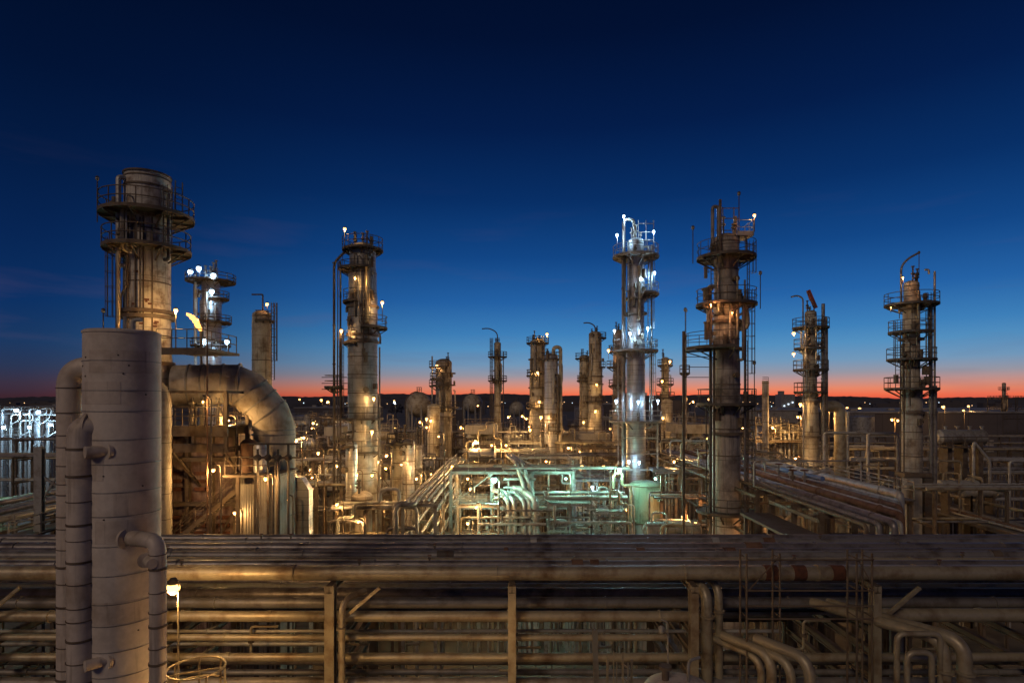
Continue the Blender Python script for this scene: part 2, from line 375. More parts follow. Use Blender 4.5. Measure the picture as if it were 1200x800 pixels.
# ------------------------------------------------------------ ground, sky line, far things
mb = MB(); mb.v = [(-6000, -400, 0), (6000, -400, 0), (6000, 7000, 0), (-6000, 7000, 0)]; mb.f = [(0, 1, 2, 3)]; struct(mb, 'ground', 'ground')
mb = MB(); mb.box((0, 33, .004), (400, 7, .004)); struct(mb, 'road', 'asphalt')
mb = MB(); mb.box((-12, 120, .006), (6, 160, .004)); struct(mb, 'plant_lane', 'asphalt')
def ridge(Y, x0, x1, h0, h1, seed, step=14):
    rnd = random.Random(seed); mb = MB(); n = int((x1-x0)/step); hh = []
    a = [rnd.uniform(0, 6) for _ in range(5)]
    for i in range(n+1):
        x = x0+(x1-x0)*i/n; t = x/900
        h = h0+(h1-h0)*(.5+.25*math.sin(t*1.3+a[0])+.15*math.sin(t*4+a[1])+.1*math.sin(t*11+a[2]))+rnd.uniform(-1, 1)*(h1-h0)*.07; hh.append((x, h))
    for x, h in hh: mb.v += [(x, Y-60, -1), (x, Y, h*.8), (x, Y+40, h), (x, Y+260, h*.6), (x, Y+500, -1)]
    for i in range(n):
        for k in range(4): mb.f.append((i*5+k, (i+1)*5+k, (i+1)*5+k+1, i*5+k+1))
    return mb
struct(ridge(2600, -3800, 4200, 24, 52, 3), 'hills', 'hill')
struct(ridge(1500, -2400, 400, 14, 30, 5), 'wooded_ridge', 'hill')
def treeline():
    rq = random.Random(8)
    for k in range(58):
        px = rq.uniform(-60, 1260); Y = rq.uniform(700, 1400); x = (px-600)/F*Y; w = rq.uniform(20, 60); h = rq.uniform(12, 20)
        t = thing('distant_building' if k % 2 else 'distant_tree', '', '', (x, Y, 0))
        if k % 2:
            t['label'] = 'far dark block on the horizon '+lm_far(px); t['category'] = 'building'
            MB().box((x, Y, h/2), (w, 14, h)).build('wall', 'warehouse_wall', t); MB().box((x+w*.2, Y, h+1.6), (w*.25, 8, 3.2)).build('roof_house', 'warehouse_wall', t)
        else:
            t['label'] = 'far dark tree on the horizon '+lm_far(px); t['category'] = 'tree'; t['group'] = 'trees on the horizon'
            MB().tube([(x, Y, 0), (x, Y, h*.5)], .6, 6).build('trunk', 'hill', t)
            q = MB()
            for j in range(70):
                a = rq.uniform(0, 6.28); rr = rq.uniform(0, 1)**.5*w*.28; zz = h*.35+rq.uniform(0, 1)*h*.75*(1-rr/(w*.28)*.6); q.lathe(x+rr*math.cos(a), Y+rr*math.sin(a), [(.1, zz-1.6), (1.9*rq.uniform(.6, 1.2), zz), (.1, zz+1.5)], 5)
            q.build('crown', 'hill', t)
def lm_far(px): return 'at far left' if px < 65 else 'left of starry tower' if px < 420 else 'left of mast column' if px < 583 else 'left of blue-white tower' if px < 740 else 'left of dark tower' if px < 850 else 'left of red davit tower' if px < 950 else 'left of rightmost tower' if px < 1068 else 'beyond the rightmost tower'
treeline()
def land(name, label, cat, x, y, group=None): return thing(name, label, cat, (x, y, 0), group)
# long warehouse right
def warehouse():
    t = land('warehouse', 'long dark flat-roofed warehouse with a blank wall beyond the right hand pipe racks', 'building', 215, 250)
    x0, x1, y0, y1, h = 137, 420, 250, 380, 16.4
    MB().box(((x0+x1)/2, (y0+y1)/2, h/2), (x1-x0, y1-y0, h)).build('wall', 'warehouse_wall', t)
    r = MB().box(((x0+x1)/2, (y0+y1)/2, h+.25), (x1-x0+1.2, y1-y0+1.2, .5)).build('roof', 'roofing', t)
    for i in range(9):
        MB().box((x0+18+i*26, y0+22+(i % 3)*14, h+.9), (3, 2.4, .9)).build('roof_vent', 'steel_pale', r)
    for i in range(8): MB().box((x0+14+i*24, y0-.06, 2.6), (5, .12, 5)).build('dock_door', 'concrete', t)
warehouse()
def lowbuild(label, px0, px1, pytop, Y, d, m='warehouse_wall', bays=4):
    x0, x1 = (px0-600)/F*Y, (px1-600)/F*Y; h = W(0, pytop, Y).z
    t = land('industrial_building', label, 'building', (x0+x1)/2, Y)
    MB().box(((x0+x1)/2, Y+d/2, h/2), (x1-x0, d, h)).build('wall', m, t)
    rf = MB(); rf.box(((x0+x1)/2, Y+d/2, h+.2), (x1-x0+.8, d+.8, .4)); r = rf.build('roof', 'roofing', t)
    for i in range(bays):
        q = MB(); q.box((x0+(i+.5)*(x1-x0)/bays, Y+d*.4, h+.9), (2.2, 2.2, 1)); q.build('roof_vent', 'steel_pale', r)
        g = MB(); g.box((x0+(i+.5)*(x1-x0)/bays, Y-.05, h*.6), ((x1-x0)/bays*.5, .1, h*.2)); g.build('window', 'steel_dark', t)
lowbuild('low dark shed behind the furnace duct elbow', 345, 400, 478, 330, 60)
lowbuild('wide low shed between the two dome topped spheres', 512, 545, 480, 300, 40)
lowbuild('dark hall just right of the twin tan columns', 706, 728, 474, 420, 60)
lowbuild('low hall behind the thin grey stack', 870, 935, 481, 260, 45, 'concrete', 5)
lowbuild('long pale shed on the left horizon behind the foreground column', 20, 130, 476, 420, 60)
# lit block far right of centre
def farblock(px, pytop, Y, w, label):
    h = W(0, pytop, Y).z; x = (px-600)/F*Y; t = land('distant_plant_block', label, 'building', x, Y)
    MB().box((x, Y, h/2), (w, w, h)).build('wall', 'shell_grey', t)
    MB().box((x-w*.3, Y, h+2), (w*.3, w*.4, 4)).build('penthouse', 'shell_grey', t)
    for k in range(3):
        MB().lathe(x-w*.3+k*w*.3, Y-w*.55, [(.8, h*.5+k*2), (.8, h*.5+k*2+1.4)], 8).build('lit_window', 'bulb_farwhite', t)
farblock(920, 462, 700, 16, 'pale floodlit block on the horizon right of the thin stack')
def sphere_tank(px, pytop, rpx, Y, label):
    r = rpx/F*Y; x = (px-600)/F*Y; zc = W(0, pytop, Y).z-r
    t = thing('storage_sphere', label, 'storage tank', (x, Y, 0), 'round storage spheres on the horizon')
    MB().lathe(x, Y, [(max(.05, r*math.sin(R(a))), zc-r*math.cos(R(a))) for a in range(0, 181, 9)], 36).build('shell', 'shell_tan', t)
    for k in range(8):
        a = R(k*45+20); MB().tube([(x+r*.93*math.cos(a), Y+r*.93*math.sin(a), 0), (x+r*.93*math.cos(a), Y+r*.93*math.sin(a), zc)], .3, 8).build('leg', 'steel_pale', t)
    p, f = arcpts(x, Y, zc+r*.985, r*.2, 0, 360, 10); rb = MB(); railing(rb, p, True, t=.09, h=1.4); rb.build('railing', 'steel_brown', t)
    rb = MB(); rb.tube([W(px-rpx*1.0, 500, Y-r*.4)]+[Vector((x+r*1.03*math.cos(R(a)), Y-r*.3, zc+r*1.03*math.sin(R(a)))) for a in range(180, 89, -15)], .16, 5); rb.build('stair', 'steel_brown', t)
sphere_tank(491, 459, 15, 180, 'large tan storage sphere left of the lamp topped tower')
sphere_tank(554, 461, 11.5, 210, 'smaller storage sphere just left of the slim mast column')
sphere_tank(606, 470, 9, 260, 'smallest storage sphere just right of the slim mast column')
# flat tanks
def tank(px, pytop, wpx, Y, label):
    r = wpx/2/F*Y; x = (px-600)/F*Y; h = W(0, pytop, Y).z
    t = thing('storage_tank', label, 'storage tank', (x, Y, 0), 'flat storage tanks')
    MB().lathe(x, Y, [(r, 0), (r, h), (r*.5, h+.06*r), (.05, h+.1*r)], 48).build('shell', 'shell_grey', t)
    p, f = arcpts(x, Y, h, r-.1, 0, 360, 40); rb = MB(); railing(rb, p, True, t=.05); rb.build('railing', 'steel_pale', t)
tank(20, 482, 66, 150, 'pale round storage tank under the white floodlights at far left')
tank(360, 487, 34, 240, 'low round tank right of the furnace duct')
tank(690, 478, 34, 330, 'low round tank behind the twin tan columns')
tank(1010, 488, 26, 230, 'low round tank right of the red davit tower')
# ------------------------------------------------------------ near pipe rack (along x)
RKZ = [16.26, 14.86, 14.2, 13.42, 12.7]
def near_rack():
    t = thing('pipe_rack', 'long brown steel pipe rack crossing the whole foreground', 'pipe rack', (0, 21.5, 0))
    for i in range(-7, 8):
        x = i*5.65
        for y in (18.6, 24.4):
            q = MB(); q.ibeam((x, y, 0), (x, y, RKZ[0]-.01), .3 if i == -1 else .24, .3); q.build('column', 'pipe_beige' if y < 20 else 'steel_brown', t)
        for z in RKZ:
            q = MB(); q.ibeam((x, 18.45 if z == RKZ[0] else 18.76, z-.12), (x, 24.7, z-.12), .18, .24); q.build('cross_beam', 'steel_brown', t)
    for z in (RKZ[1]-.42, RKZ[3]-.42):
        for y in (24.56,):
            q = MB(); q.ibeam((-42, y, z), (42, y, z), .16, .22); q.build('long_beam', 'steel_brown', t)
    for i in (-3, -1, 2, 4):
        x = i*5.65
        q = MB(); q.bar((x+.2, 18.75, RKZ[1]+.15), (x+1.5, 18.75, RKZ[0]-.15), .1, .1); q.build('brace', 'pipe_beige', t)
near_rack()
GP = 'pipes lying on the near pipe rack'
def hpipe(py, y, z, dia, m, label, x0=-42, x1=42, flg=True, name='rack_pipe', joints=0, jm=None):
    t = thing(name, label, 'pipe', ((x0+x1)/2, y, z), GP, 'y')
    mb = MB(); nn = max(2, int((x1-x0)/3)); mb.tube([(x0+(x1-x0)*i/nn, y+random.uniform(-.012, .012), z-random.uniform(0, .014)) for i in range(nn+1)], dia/2, 20); mb.build('pipe', m, t)
    if flg:
        x = x0+random.uniform(2, 5)
        while x < x1-1:
            fb = MB(); w = random.choice([.04, .05, .12]); fb.tube([(x, y, z), (x+w, y, z)], dia/2+(.012 if w > .1 else .03), 20); fb.build('flange', m, t); x += random.uniform(3.5, 8)
    return t
def ztop(k, d): return RKZ[k]+d/2+.004
tops = [(23.95, .34, 'pipe_purple', 'dark purple-grey pipe along the far edge of the near rack top'),
        (23.45, .30, 'pipe_grey', 'dull grey pipe second from the far edge of the near rack top'),
        (22.95, .26, 'pipe_purple', 'thin purplish pipe third from the far edge of the near rack top'),
        (22.45, .36, 'pipe_purple', 'dark pipe in the middle of the near rack top'),
        (21.9, .30, 'pipe_purple', 'plum brown pipe just in front of the middle of the near rack top'),
        (21.35, .34, 'pipe_grey', 'grey sheened pipe fifth from the camera on the near rack top'),
        (20.8, .26, 'pipe_beige', 'slender tan pipe fourth from the camera on the near rack top'),
        (20.25, .30, 'pipe_purple', 'dark brown pipe third from the camera on the near rack top'),
        (19.7, .30, 'pipe_beige', 'tan pipe right behind the thick front pipe of the near rack')]
for y, d, m, lb in tops: hpipe(0, y, ztop(0, d), d, m, lb)
hpipe(0, 19.02, ztop(0, .46), .46, 'pipe_beige', 'thick tan insulated pipe along the front edge of the near rack top')
lv = [(1, 23.6, .4, 'pipe_grey', 'thick grey pipe at the back of the second rack level'), (1, 22.8, .4, 'pipe_purple', 'dark thick pipe in the middle of the second rack level'),
      (1, 22.1, .36, 'pipe_pale', 'pale pipe in the middle of the second rack level'), (1, 21.3, .44, 'pipe_purple', 'very thick dark pipe of the second rack level'),
      (1, 20.5, .36, 'pipe_grey', 'grey brown pipe second from the front of the second rack level'),
      (3, 23.5, .3, 'pipe_grey', 'grey pipe at the back of the fourth rack level'), 
      (3, 19.6, .28, 'pipe_beige', 'tan pipe at the front of the fourth rack level'),
      (4, 21.0, .4, 'pipe_purple', 'thick dark pipe in the middle of the lowest rack level'), (4, 19.3, .34, 'pipe_grey', 'thick grey pipe at the front of the lowest rack level'),
      (4, 20.2, .2, 'pipe_grey', 'thin grey pipe of the lowest rack level')]
for k, y, d, m, lb in lv: hpipe(0, y, ztop(k, d), d, m, lb)
hpipe(0, 19.25, ztop(1, .34), .34, 'pipe_beige', 'bright tan pipe in front of the second rack level, left of the scaffold', -42, 6.1)
hpipe(0, 19.25, ztop(1, .42), .42, 'pipe_beige', 'thick capped tan pipe on the second rack level at far right', 11.8, 42)
hpipe(0, 19.35, ztop(2, .22), .22, 'pipe_beige', 'thin tan pipe at the front of the third rack level', -42, 5)
hpipe(0, 20.0, ztop(2, .12), .12, 'pipe_pale', 'narrow pale conduit on the third rack level', -42, 9)
hpipe(0, 22.9, ztop(2, .2), .2, 'pipe_grey', 'thin grey pipe at the back of the third rack level', -42, -6)
hpipe(0, 20.8, ztop(3, .16), .16, 'pipe_pale', 'narrow pale pipe on the fourth rack level', -42, -6.5)
rk = random.Random(41)
for k in range(26):
    y, d = rk.choice([(23.45, .30), (22.45, .36), (21.9, .30), (21.35, .34), (20.8, .26), (20.25, .30), (19.7, .3)]); x = rk.uniform(-13, 19); z = ztop(0, d)+d/2
    if k % 2: 
        t = thing('bleed_valve', 'little bleed valve on a pipe of the near rack top', 'valve', (x, y, z), 'bleed valves on the near rack')
        q = MB(); q.tube([(x, y, z-.05), (x, y, z+.12)], .03, 8); q.tube([(x-.05, y, z+.08), (x+.05, y, z+.08)], .04, 8); q.build('body', 'steel_brown', t); q = MB(); q.lathe(x, y, [(.07, z+.15), (.07, z+.165)], 12); q.build('hand_wheel', 'rust', t)
    else:
        q = MB(); w = rk.uniform(.1, .6); q.tube([(x-w/2, y, z-d/2), (x+w/2, y, z-d/2)], d/2+.03, 20); o = q.build('pipe_wrap', rk.choice(['pipe_rust', 'pipe_pale', 'steel_brown', 'steel_dark'])); tag(o, 'short insulation wrap on a pipe of the near rack top', 'pipe wrap', 'wraps on the near rack pipes')
t = thing('cable_tray', 'narrow cable tray between pipes on the third rack level', 'cable tray', (0, 21.8, RKZ[2]))
q = MB(); q.box((0, 21.8, RKZ[2]+.03), (84, .4, .02)); q.box((0, 21.6, RKZ[2]+.07), (84, .015, .1)); q.box((0, 22.0, RKZ[2]+.07), (84, .015, .1)); q.build('tray', 'steel_pale', t)
q = MB(); [q.tube([(-42, 21.68+j*.06, RKZ[2]+.06), (42, 21.68+j*.06, RKZ[2]+.06)], .022, 6) for j in range(4)]; q.build('cables', 'steel_dark', t)
for k in range(9):
    x = -12+k*3.1+rk.uniform(-.6, .6); z0_, z1_ = (RKZ[3]+.1, RKZ[2]+.3) if k % 2 else (RKZ[4]+.2, RKZ[3]+.25); q = MB(); y = rk.uniform(19.7, 20.8)
    t = thing('branch_pipe', 'thin branch pipe between lower levels of the near rack', 'pipe', (x, y, z0_), 'branch pipes in the near rack')
    MB().tube([(x-.5, y, z0_), (x, y, z0_), (x, y, z1_), (x+.9, y, z1_)], .045, 8, bend=.15).build('pipe', 'pipe_beige', t)
    q = MB(); q.tube([(x, y, (z0_+z1_)/2-.05), (x, y, (z0_+z1_)/2+.05)], .1, 10); q.build('union', 'steel_brown', t)
# rusty sleeves on the front pipe
for px, lb in ((902, 'leftmost rusty sleeve round the thick front rack pipe'), (935, 'middle rusty sleeve round the thick front rack pipe'), (980, 'rightmost rusty sleeve round the thick front rack pipe')):
    x = (px-600)/F*19.02; z = ztop(0, .46)
    q = MB(); q.tube([(x-.2, 19.02, z), (x+.2, 19.02, z)], .245, 20); o = q.build('rusty_sleeve', 'rust'); tag(o, lb, 'pipe sleeve', 'rusty sleeves on the front rack pipe')
# elbows dropping from the rack on the right
def drop(label, pts, r, m='pipe_beige', name='drop_pipe', bend=.6, flg=(), grp='pipes dropping down from the near rack', cat='pipe'):
    c = Vector(pts[-1]); t = thing(name, label, cat, (c.x, c.y, 0), grp)
    mb = MB(); mb.tube(pts, r, 18, bend=bend, nb=8); mb.build('pipe', m, t)
    if flg:
        fb = MB()
        for f in flg: fb.tube([f, Vector(f)+Vector((0, 0, .06))], r+.05, 18)
        fb.build('flanges', m, t)
    return t
def dropper(px, py, Y, r, label, dx=-.9, m='pipe_beige', back=3.2):
    p = W(px, py, Y); drop(label, [(p.x+dx, Y+back, p.z), (p.x, Y+.05, p.z), (p.x, Y, 0)], r, m, bend=.55, flg=[(p.x, Y, p.z-.9)])
dropper(829, 690, 18.9, .17, 'tan drop pipe close right of the third rack column')
dropper(843, 684, 19.3, .13, 'slimmer tan drop pipe second right of the third rack column')
dropper(893, 772, 17.6, .11, 'slim dim elbow pipe below the left end of the scaffold', back=1.5)
dropper(905, 768, 17.2, .14, 'thick dim elbow pipe below the scaffold', back=1.5)
dropper(928, 776, 16.8, .13, 'dim elbow pipe under the middle of the scaffold', back=1.5)
dropper(950, 773, 16.4, .15, 'thickest dim elbow pipe under the scaffold', back=1.5)
dropper(1108, 750, 17.0, .17, 'tan elbow pipe left of a twin at lower right', -2.2)
dropper(1132, 752, 16.8, .19, 'thick tan elbow pipe right of its twin at lower right', -2.2)
dropper(400, 703, 18.3, .10, 'slim tan drop pipe right of the thick first rack column', .5, back=.9)
def goal(px0, px1, py, Y, label, r=.08):
    a, b = W(px0, py, Y), W(px1, py, Y)
    t = thing('goal_frame', label, 'pipe', (a.x, Y, 0)); q = MB(); q.tube([(a.x, Y, 0), a, b, (b.x, Y, 0)], r, 10, bend=.25); q.build('pipe', 'pipe_beige', t)
goal(1051, 1102, 742, 17, 'square arch of thin tan pipe at lower right'); goal(1063, 1092, 764, 16.6, 'small square arch of thin tan pipe under a larger one')
x0 = (960-600)/F*16; q = drop('tan horizontal pipe below the scaffold at lower right', [(x0, 17.4, 12.6), (14.5, 17.4, 12.6)], .09, grp=None)
# pipe scaffold in front of the rack
def scaffold():
    Y = 17.9; xs = [(p-600)/F*Y for p in (875, 914, 1004, 1022)]; t = thing('pipe_scaffold', 'thin tubular scaffold standing against the right part of the near rack', 'scaffold', (xs[0], Y, 0))
    zt = W(0, 648, Y).z
    for x in xs:
        for y in (Y, Y+.5): MB().tube([(x, y, 0), (x, y, zt)], .03, 8).build('pole', 'steel_brown', t)
    for py in (655, 691, 709, 724):
        z = W(0, py, Y).z; q = MB(); q.tube([(xs[0], Y-.06, z), (xs[-1], Y-.06, z)], .026, 8); q.build('ledger', 'steel_brown', t)
    for x in xs:
        q = MB()
        for py in (655, 691, 724): z = W(0, py, Y).z; q.tube([(x+.05, Y, z), (x+.05, Y+.5, z)], .02, 6)
        q.build('transom', 'steel_brown', t)
    q = MB(); q.tube([(xs[2], Y+.03, zt-.1), (xs[3], Y+.03, zt-.9)], .02, 6); q.tube([(xs[0], Y+.03, zt-1.2), (xs[1], Y+.03, zt-.1)], .02, 6); q.build('brace', 'steel_brown', t)
scaffold()
# vessel, pole and cage at the bottom
def bottom_bits():
    p = W(795, 797, 15); t = thing('domed_vessel', 'tan dome topped vessel at the bottom edge beside the third rack column', 'vessel', (p.x, 15, 0))
    MB().lathe(p.x, 15, [(.95, 0), (.95, p.z-.35), (.8, p.z-.14), (.45, p.z-.03), (.03, p.z)], 40).build('shell', 'cladding_plain', t)
    MB().lathe(p.x-.3, 15.1, [(.09, p.z-.1), (.09, p.z+.25), (.16, p.z+.25), (.16, p.z+.33)], 16).build('nozzle', 'steel_brown', t)
    MB().tube([(p.x+.25, 15, p.z-.1), (p.x+.25, 15, p.z+.5), (p.x+.6, 15.2, p.z+.5)], .04, 8, bend=.15).build('vent_pipe', 'steel_pale', t)
    c = W(735, 768, 15.4); t = thing('caged_ladder', 'tan caged ladder top beside the domed vessel at the bottom edge', 'ladder', (c.x, 15.4, 0))
    ladder(t, c.x, 15.4, 6, c.z-1, 200, 'pipe_beige')
    a = W(697, 737, 15); b = W(701, 800, 15); t = thing('steel_post', 'single leaning tan steel post between the middle rack columns', 'post', (b.x, 15, 0))
    MB().ibeam((b.x+.35, 15, 0), a, .13, .13).build('post', 'pipe_beige', t)
    for k, (px, py) in enumerate(((775, 738),)):
        p = W(px, py, 18.2); t = thing('work_lamp', 'small dim lamp head on a thin pole left of the third rack column', 'lamp', (p.x, 18.2, 0))
        lamp_mesh((p.x+.2, 18.2, 0), p, .025, size=.12).build('post', 'steel_pale', t); bulb(t, p, 'orange', 0, .1, lit=False)
    b = W(1002, 0, 1)
bottom_bits()
# lamp beside the clad column
def front_lamp():
    p = W(203, 687, 16.4); t = thing('yard_lamp', 'bright warm lamp on a thin pole right of the clad foreground column', 'lamp', (p.x+.14, 16.4, 0))
    lamp_mesh((p.x+.14, 16.4, 0), p+Vector((.0, 0, 0)), .026, size=.15).build('post', 'pipe_beige', t)
    h = MB(); h.lathe(p.x, p.y, [(.14, p.z+.1), (.15, p.z+.13), (.07, p.z+.24)], 14); h.build('lamp_shade', 'steel_dark', t)
    bulb(t, p, 'warm', 330, .2)
    c = W(230, 782, 15.2); r = .68; t = thing('round_cage', 'round tan railing of a ladder head at the bottom edge under the bright lamp', 'railing', (c.x, 15.2, 0))
    for dz, nm in ((0, 'top_rail'), (-.5, 'mid_rail')):
        pts, f = arcpts(c.x, 15.2, c.z+dz, r, 0, 360, 28); q = MB(); q.tube(pts, .026, 8, closed=True); q.build(nm, 'pipe_beige', t)
    for k in range(7):
        a = R(k*51+10); MB().bar((c.x+r*math.cos(a), 15.2+r*math.sin(a), c.z-.02), (c.x+r*math.cos(a), 15.2+r*math.sin(a), c.z-2.6), .05, .02).build('strap', 'pipe_beige', t)
    MB().tube([(c.x, 15.2, 0), (c.x, 15.2, c.z-.95), ], [.55, .55], 24).build('drum', 'pipe_beige', t)
    MB().tube([(c.x-r, 15.2, c.z-.2), (c.x+r, 15.3, c.z-.02)], .02, 8).build('cross_rail', 'pipe_beige', t)
front_lamp()
# lamps under the rack (below the picture) that light the pipes from underneath
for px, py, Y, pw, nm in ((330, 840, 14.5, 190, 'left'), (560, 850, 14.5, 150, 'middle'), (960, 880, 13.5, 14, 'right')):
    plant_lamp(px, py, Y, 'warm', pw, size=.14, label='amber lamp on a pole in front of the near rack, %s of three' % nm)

# ------------------------------------------------------------ foreground clad column
def fore_column():
    Y = 14.; px = 144; x = (px-600)/F*Y; r = 46.5/F*Y*.838; zt = W(0, 390, Y).z
    t = thing('clad_column', 'fat clad vertical vessel filling the left foreground with elbow pipes beside it', 'process column', (x, Y, 0))
    MB().lathe(x, Y, [(r, k*.6) for k in range(int(zt/.6))]+[(r, zt-.05), (r+.02, zt-.05), (r+.02, zt), (r-.03, zt+.03), (.05, zt+.06)], 160).build('shell', 'cladding', t)
    b = MB(); z = 8.
    while z < zt-.3: b.arcslab(x, Y, z, z+.018, r-.01, r+.014, 0, 360, 64); z += random.uniform(.45, .7)
    b.build('cladding_bands', 'shell_grey', t)
    rnd = random.Random(5)
    sc = MB()
    for k in range(26):
        a = R(rnd.uniform(200, 340)); z = rnd.uniform(14, 23.3); n = Vector((math.cos(a), math.sin(a), 0)); c = Vector((x, Y, z)); sc.tube([c+n*(r-.01), c+n*(r+.012)], .02, 6)
    sc.build('fasteners', 'steel_dark', t)
    def pipe(px, pyc, rp, yo, name='side_pipe', stubdy=0, bands=True, frm=None, m='cladding_plain'):
        X = (px-600)/F*(Y+yo); z = W(0, pyc, Y+yo).z; mb = MB()
        cx = frm if frm is not None else x
        mb.tube([(cx, Y+yo+stubdy, z), (X, Y+yo, z), (X, Y+yo, 0)], rp, 28, bend=rp*1.7, nb=8); o = mb.build(name, m, t)
        bb = MB(); zz = z-rp*1.8
        rr = random.Random(px)
        while zz > 8:
            w = rr.choice([.015, .02, .05]); bb.arcslab(X, Y+yo, zz, zz+w, rp-.01, rp+.014+rr.random()*.008, 0, 360, 28); zz -= rr.uniform(.22, .6)
        bb.build('cladding_bands', 'steel_brown', o); 
        # collar where the pipe enters the column
        return o, X, z
    pipe(82, 431, .27, .3, stubdy=.1)
    o, X, z = pipe(95, 501, .27, -.7, stubdy=.25, frm=x-.2)
    q = MB(); q.tube([(x-.42, Y-.58, z), (x-.36, Y-.57, z)], .34, 28); q.build('collar', 'cladding_plain', o)
    o, X, z = pipe(185, 633, .17, -.75, stubdy=.3, frm=x+.3)
    q = MB(); q.tube([(x+.42, Y-.58, z), (x+.48, Y-.6, z)], .22, 28); q.build('collar', 'cladding_plain', o)
    for px_, py_, rr in ((122, 529, .13), (168, 658, .11), (122, 776, .12)):
        c = W(px_, py_, Y-.8); sg = -1 if px_ < 144 else 1; q = MB(); q.tube([(c.x+.12*-sg, Y-.5, c.z), (c.x+.3*sg, Y-.98, c.z)], rr, 20); q.tube([(c.x+.04*-sg, Y-.66, c.z), (c.x+.0*sg, Y-.72, c.z)], rr+.05, 20); q.build('nozzle', 'cladding_plain', t)
    # second hidden pale pipe in the gap left
    q = MB(); g = W(100, 455, Y+.6); q.tube([(x-.5, Y+.6, g.z), (g.x-.05, Y+.6, g.z), (g.x-.05, Y+.6, g.z-1.4)], .16, 20, bend=.2); q.build('bypass_pipe', 'pipe_pale', t)
    q = MB()
    for zz, a0_, a1_ in ((22.6, 250, 360), (21.9, 180, 300), (20.2, 200, 275), (18.8, 262, 340), (17.0, 190, 330), (19.4, 290, 350)): q.arcslab(x, Y, zz, zz+.5, r-.01, r+.006, a0_, a1_, 60)
    q.build('overlap_sheets', 'cladding_plain', t)
    # dark brackets on top
    q = MB(); q.tube([(x+.05, Y+.3, zt), (x+.05, Y+.3, zt+.35), (x+.25, Y+.3, zt+.35)], .05, 10, bend=.1); q.tube([(x-.15, Y+.3, zt), (x-.15, Y+.3, zt+.42)], .03, 8); q.build('top_valve', 'steel_pale', t)
fore_column()

